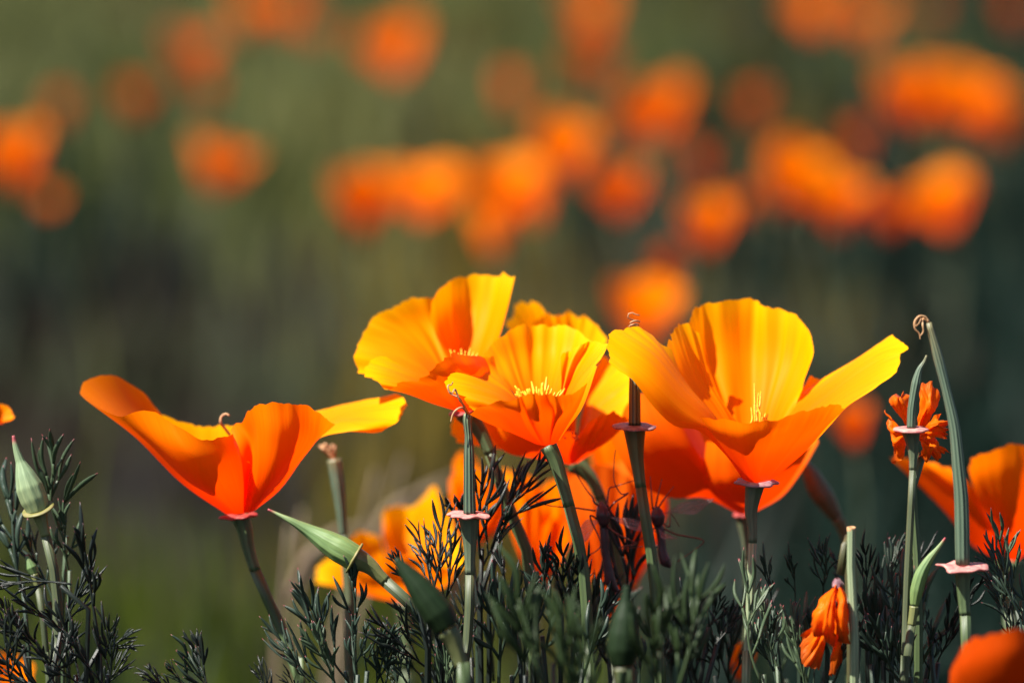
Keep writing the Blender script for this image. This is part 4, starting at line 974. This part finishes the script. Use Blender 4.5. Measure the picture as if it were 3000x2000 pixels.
crane_fly('dark crane fly facing up the stem, left of the pair, long legs spread', 1.6,
  [(400, 440, 0), (420, 540, -.1), (430, 640, -.1), (430, 700, 0)],
  [(425, 680, 0), (440, 800, 0), (455, 1000, 0), (480, 1150, 0), (510, 1300, 0), (590, 1400, 0)],
  [((390, 620, -.1), (230, 640, -.1), (60, 920, -.2), (240, 860, -.1)), ((480, 590, -.1), (760, 620, -.2), (1010, 760, -.2), (760, 740, -.2))],
  [[(340, 530, 0), (240, 515, -.1), (130, 500, -.2), (-120, 480, -.2), (-330, 430, -.3)], [(380, 480, 0), (330, 440, -.2), (310, 385, 0), (250, 310, .1), (90, 60, .2)],
   [(480, 540, 0), (540, 450, -.3), (690, 345, -.2), (620, 350, -.1), (545, 210, -.1), (545, 0, 0), (560, -120, 0)], [(470, 480, 0), (490, 300, .2), (560, 270, .2), (780, 200, .3)],
   [(470, 700, 0), (600, 790, -.3), (785, 885, -.3), (660, 905, -.2), (600, 940, -.1), (860, 910, 0)], [(410, 660, 0), (300, 580, -.2), (300, 640, -.3), (400, 890, -.3), (280, 1010, -.3)]], True)
crane_fly('second dark crane fly head up at right, pinkish wing stretched towards the big flower', 2.0,
  [(990, 490, 0), (1005, 560, -.1), (1010, 640, -.1), (1000, 690, 0)],
  [(1010, 660, 0), (1035, 750, 0), (1050, 860, 0), (1060, 980, 0), (1090, 1070, 0), (1150, 1130, 0)],
  [((1070, 560, -.1), (1300, 430, -.2), (1620, 400, -.3), (1420, 560, -.2)), ((1000, 690, 0), (1060, 750, -.1), (1240, 830, -.2), (1060, 830, -.2))],
  [[(960, 520, 0), (945, 400, -.1), (930, 160, -.1)], [(985, 500, 0), (1010, 380, -.1), (1055, 190, -.1)], [(1010, 510, 0), (1080, 400, -.1), (1180, 270, -.1)],
   [(1030, 700, 0), (1200, 780, -.1), (1300, 800, -.1), (1500, 850, -.1), (1400, 950, 0), (1210, 1080, .1)], [(1000, 690, 0), (900, 780, .2), (700, 930, .2), (640, 950, .2)], [(1040, 640, 0), (1130, 700, -.2), (1150, 560, -.1), (1240, 700, 0)]])

# ------------------------------------------------------------------ feathery leaves
def leaf_mesh(seed, mname):
    """finely divided poppy leaf, unit length along +Y, blade facing +Z"""
    rr = random.Random(seed); g = Geo(); UPZ = (.05, 0, 1)
    bend = rr.uniform(-.2, .2)
    axis = lambda t: Vector((bend*math.sin(t*2.6), t, .12*math.sin(t*3+seed)))
    g.tube([axis(t) for t in (0, .25, .5, .75, .9)], [.017, .016, .014, .011], 6, 12, v0=.1, v1=.5, up=UPZ)
    def lobe(p, dr, ln, w):
        dr = dr.normalized(); q = p+dr*ln; cv = Vector((rr.uniform(-.13, .13), 0, rr.uniform(-.12, .14)))*ln; q = q+Vector((rr.uniform(-.1, .1), 0, rr.uniform(-.12, .12)))*ln
        g.tube([p, p.lerp(q, .5)+cv, q], [w*.5, w*.8, w*1.0, w*1.1, w*.9, w*.15], 6, 10, v0=.3, v1=1, flat=rr.uniform(.3, .45), up=(dr.y*.3, 0, 1))
    def branch(p, dr, ln, k):
        dr = dr.normalized(); q = p+dr*ln*rr.uniform(.3, .45)
        g.tube([p, q], [.016, .016], 5, 4, v0=.2, v1=.4, flat=.6, up=UPZ)
        for s in ((0, 1, -1) if k == 3 else (.5, -.5)):
            a = s*rr.uniform(.17, .36); e = Matrix.Rotation(a, 3, 'Z') @ dr + Vector((0, 0, rr.uniform(-.2, .2)))
            lobe(q, e, ln*rr.uniform(.65, 1.15)*(1.1 if s == 0 else .85), rr.uniform(.017, .028))
    for t in rr.choice(((.28, .52), (.22, .42, .6), (.35, .58))):
        for s in (-1, 1):
            if rr.random() < .1: continue
            a = s*rr.uniform(.2, .45); p = axis(t+rr.uniform(-.05, .05))
            branch(p, Matrix.Rotation(a, 3, 'Z') @ Vector((0, 1, rr.uniform(-.25, .25))), rr.uniform(.42, .60)*(1.1-.5*(t-.2)), rr.choice((2, 2, 3)))
    branch(axis(.7), Vector((bend*.6, 1, .1)), .40, 3)
    return mesh_data('leaf', g.v, g.f, g.u, M[mname])
LEAF = {m: [leaf_mesh(30+k, m) for k in range(9)] for m in ('leaf', 'leaf_dark', 'leaf_light', 'leaf_soft')}
def leaf_clump(label, fronds, group='feathery leaf clumps at the foot of the poppies', rootx=None, d0=0):
    """fronds: (base xy, tip xy, depth, material); overview pixels"""
    bx = sum(f[0][0] for f in fronds)/len(fronds) if rootx is None else rootx
    gp = cQ(bx, 1640, d0); root = Vector((gp.x, gp.y, 0))
    t = thing('poppy_leaf_clump', root, label, 'foliage', group)
    for i, (b, tp, dd, m) in enumerate(fronds):
        B = cQ(b[0], b[1], dd+d0); T = cQ(tp[0], tp[1], dd+d0+rng.uniform(-.8, .5)); L = (T-B).length
        y = (T-B).normalized(); f = -FWD+Vector((rng.uniform(-.6, .6), 0, rng.uniform(-.2, .6))); z = (f-y*f.dot(y)).normalized(); x = y.cross(z)
        o = link('leaf', rng.choice(LEAF[m]), t)
        o.matrix_local = Matrix.Translation(B-root) @ Matrix((x, y, z)).transposed().to_4x4() @ Matrix.Diagonal((L*rng.choice((-1, 1))*rng.uniform(.8, 1.05), L, L, 1))
        g = Geo(); g.tube([root+Vector((rng.uniform(-.004, .004), rng.uniform(-.004, .004), -.003)), root.lerp(B, .5)+Vector((0, 0, .012)), B-y*.004, B+y*.002], [.0008, .0007, .00055], 6, 12, v0=0, v1=.5); g.make('petiole', M[m], o if False else t)
    return t
def fan(n, x0, x1, ybase, ytop, dr, mats, spread=60, seed=0):
    rr = random.Random(seed); out = []
    for k in range(n):
        u = (k+.5)/n; x = x0+(x1-x0)*u+rr.uniform(-14, 14); yb = ybase+rr.uniform(-25, 40); yt = ytop+rr.uniform(-10, 90)
        out.append(((x, yb), (x+spread*(u-.5)*2+rr.uniform(-40, 40), yt), rr.uniform(*dr), rr.choice(mats)))
    return out
D, L, G_, S_ = 'leaf_dark', 'leaf', 'leaf_light', 'leaf_soft'
leaf_clump('grey-green feathery leaf with pink tips behind the pale bud at far left', [((160, 1330), (165, 1170), 0, G_), ((150, 1250), (185, 1030), .3, G_), ((55, 1360), (18, 1110), 0, L), ((120, 1400), (60, 1230), .2, L)], d0=1)
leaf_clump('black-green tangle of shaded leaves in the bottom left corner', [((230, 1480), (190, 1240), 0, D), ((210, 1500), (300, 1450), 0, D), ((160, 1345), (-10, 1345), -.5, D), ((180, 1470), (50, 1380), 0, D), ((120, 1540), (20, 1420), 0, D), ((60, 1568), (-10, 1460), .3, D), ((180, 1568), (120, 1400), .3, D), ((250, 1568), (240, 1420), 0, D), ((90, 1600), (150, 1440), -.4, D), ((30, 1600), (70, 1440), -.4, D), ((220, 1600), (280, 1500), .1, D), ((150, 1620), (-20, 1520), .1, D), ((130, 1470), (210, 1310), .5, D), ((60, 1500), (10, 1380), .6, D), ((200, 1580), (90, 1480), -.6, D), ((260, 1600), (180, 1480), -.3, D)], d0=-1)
leaf_clump('short dark leaf sprays poking up alone below the left poppy', [((490, 1600), (440, 1460), 0, D), ((520, 1620), (425, 1495), .3, L), ((420, 1610), (335, 1545), 0, D), ((460, 1610), (385, 1530), .5, L), ((640, 1630), (598, 1530), 0, D)], d0=0)
leaf_clump('blue-grey leaf fan spreading right of the left poppy stem', [((780, 1590), (690, 1370), 0, L), ((800, 1560), (740, 1360), .2, L), ((815, 1480), (785, 1300), .3, L), ((840, 1560), (860, 1440), 0, L), ((760, 1590), (665, 1430), -.3, L), ((740, 1600), (665, 1500), -.4, L), ((820, 1570), (830, 1430), -.5, L), ((850, 1600), (900, 1450), 0, L), ((780, 1600), (720, 1450), -.6, G_), ((870, 1610), (850, 1470), .3, L), ((700, 1610), (660, 1540), -.2, D)], d0=0)
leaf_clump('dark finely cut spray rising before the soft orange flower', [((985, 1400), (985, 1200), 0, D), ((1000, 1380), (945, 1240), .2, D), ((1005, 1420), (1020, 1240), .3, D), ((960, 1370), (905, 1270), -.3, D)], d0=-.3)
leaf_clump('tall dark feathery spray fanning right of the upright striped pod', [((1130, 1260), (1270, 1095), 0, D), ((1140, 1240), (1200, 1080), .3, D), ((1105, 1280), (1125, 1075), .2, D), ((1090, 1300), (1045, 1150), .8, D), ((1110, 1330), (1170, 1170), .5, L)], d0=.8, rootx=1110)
leaf_clump('leaning leaf sprays under the slanting bud stem', [((1000, 1540), (870, 1400), 0, D), ((980, 1560), (890, 1460), .3, L), ((1010, 1500), (910, 1390), .6, L), ((960, 1600), (920, 1480), 0, L), ((1040, 1560), (960, 1420), -.3, L), ((1050, 1600), (1060, 1430), .2, L), ((1000, 1620), (1010, 1480), -.4, G_), ((1085, 1530), (1060, 1370), .5, D), ((930, 1620), (890, 1530), .2, L)], d0=.2)
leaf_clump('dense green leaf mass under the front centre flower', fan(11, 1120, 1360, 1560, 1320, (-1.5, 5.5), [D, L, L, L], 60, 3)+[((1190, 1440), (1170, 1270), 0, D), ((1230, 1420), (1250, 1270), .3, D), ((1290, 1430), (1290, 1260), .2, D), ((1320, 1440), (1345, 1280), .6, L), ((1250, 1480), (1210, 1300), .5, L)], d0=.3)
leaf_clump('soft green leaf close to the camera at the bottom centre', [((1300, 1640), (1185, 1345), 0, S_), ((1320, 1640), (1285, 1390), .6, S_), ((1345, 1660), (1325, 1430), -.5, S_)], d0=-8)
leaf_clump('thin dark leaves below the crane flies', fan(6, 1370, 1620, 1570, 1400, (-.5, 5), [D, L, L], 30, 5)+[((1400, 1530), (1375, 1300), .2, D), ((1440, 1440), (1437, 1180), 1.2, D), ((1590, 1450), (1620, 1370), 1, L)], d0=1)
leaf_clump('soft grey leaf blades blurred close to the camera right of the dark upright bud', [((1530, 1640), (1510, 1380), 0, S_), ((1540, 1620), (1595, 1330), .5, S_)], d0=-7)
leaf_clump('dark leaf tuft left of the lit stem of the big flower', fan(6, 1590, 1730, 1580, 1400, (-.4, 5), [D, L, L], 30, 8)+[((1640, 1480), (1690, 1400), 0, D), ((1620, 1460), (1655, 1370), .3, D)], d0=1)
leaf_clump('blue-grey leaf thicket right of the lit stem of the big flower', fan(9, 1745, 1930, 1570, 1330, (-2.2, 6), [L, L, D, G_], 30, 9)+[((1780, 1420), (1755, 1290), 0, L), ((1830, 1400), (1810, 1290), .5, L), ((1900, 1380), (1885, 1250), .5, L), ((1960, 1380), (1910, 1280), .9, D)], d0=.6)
leaf_clump('leaf sprays between the cut stem and the slim light green bud', fan(6, 1960, 2120, 1560, 1330, (-1.5, 6), [L, D, L, G_], 30, 10)+[((2020, 1400), (2060, 1250), .5, L), ((1990, 1400), (1985, 1260), .6, D), ((2050, 1410), (2130, 1270), .2, D), ((2060, 1400), (2090, 1290), .3, L)], d0=.4)
leaf_clump('sparse leaves around the stem of the tallest pod', [((2140, 1480), (2110, 1370), 0, L), ((2150, 1540), (2180, 1420), .4, D), ((2130, 1580), (2120, 1440), .3, L), ((2100, 1600), (2060, 1420), -.4, L), ((2110, 1620), (2135, 1450), -.2, G_), ((2140, 1470), (2205, 1340), .8, D), ((2080, 1610), (2040, 1500), .2, L)], d0=.3)
leaf_clump('green leaf spray in front of the poppy at the right edge', [((2345, 1420), (2275, 1265), 0, L), ((2350, 1400), (2325, 1215), .2, G_), ((2360, 1450), (2360, 1300), .3, L), ((2340, 1470), (2280, 1330), .5, L), ((2330, 1500), (2310, 1390), .2, D)], d0=-.5)

# tall dry grass stalks, soft behind the left poppy stem
for (x, y, dx, dd, h, lb) in ((655, 1210, 25, 30, 1, 'tan dry grass stalk, leftmost of the soft pair behind the left poppy stem'), (690, 1170, 10, 36, 1, 'tan dry grass stalk, right one of the soft pair behind the left poppy stem'),
                              (830, 1080, 90, 40, 1, 'pale dry grass stalk leaning right behind the soft grey-green pod'), (880, 1050, 120, 48, 1, 'faint brown dry grass stalk leaning far right behind the soft pod')):
    a = cQ(x-dx*.8, 1568, dd); b = cQ(x+dx*.4, y, dd); root = Vector((a.x, a.y, 0))
    t = thing('grass_stalk', root, lb, 'grass stalk', 'dry grass stalks')
    g = Geo(); g.tube([root-Vector((0, 0, .003)), a, a.lerp(b, .5), b], [.0022, .002, .0016, .0006], 6, 18); g.make('stalk', M['stalk'], t)
    g = Geo(); q = a.lerp(b, .5); g.tube([q, q.lerp(b, .5)+Vector((.008, 0, .004)), b+Vector((.022, 0, -.004))], [.0008, .0022, .0003], 6, 12, flat=.25); g.make('blade', M['stalk'], t)
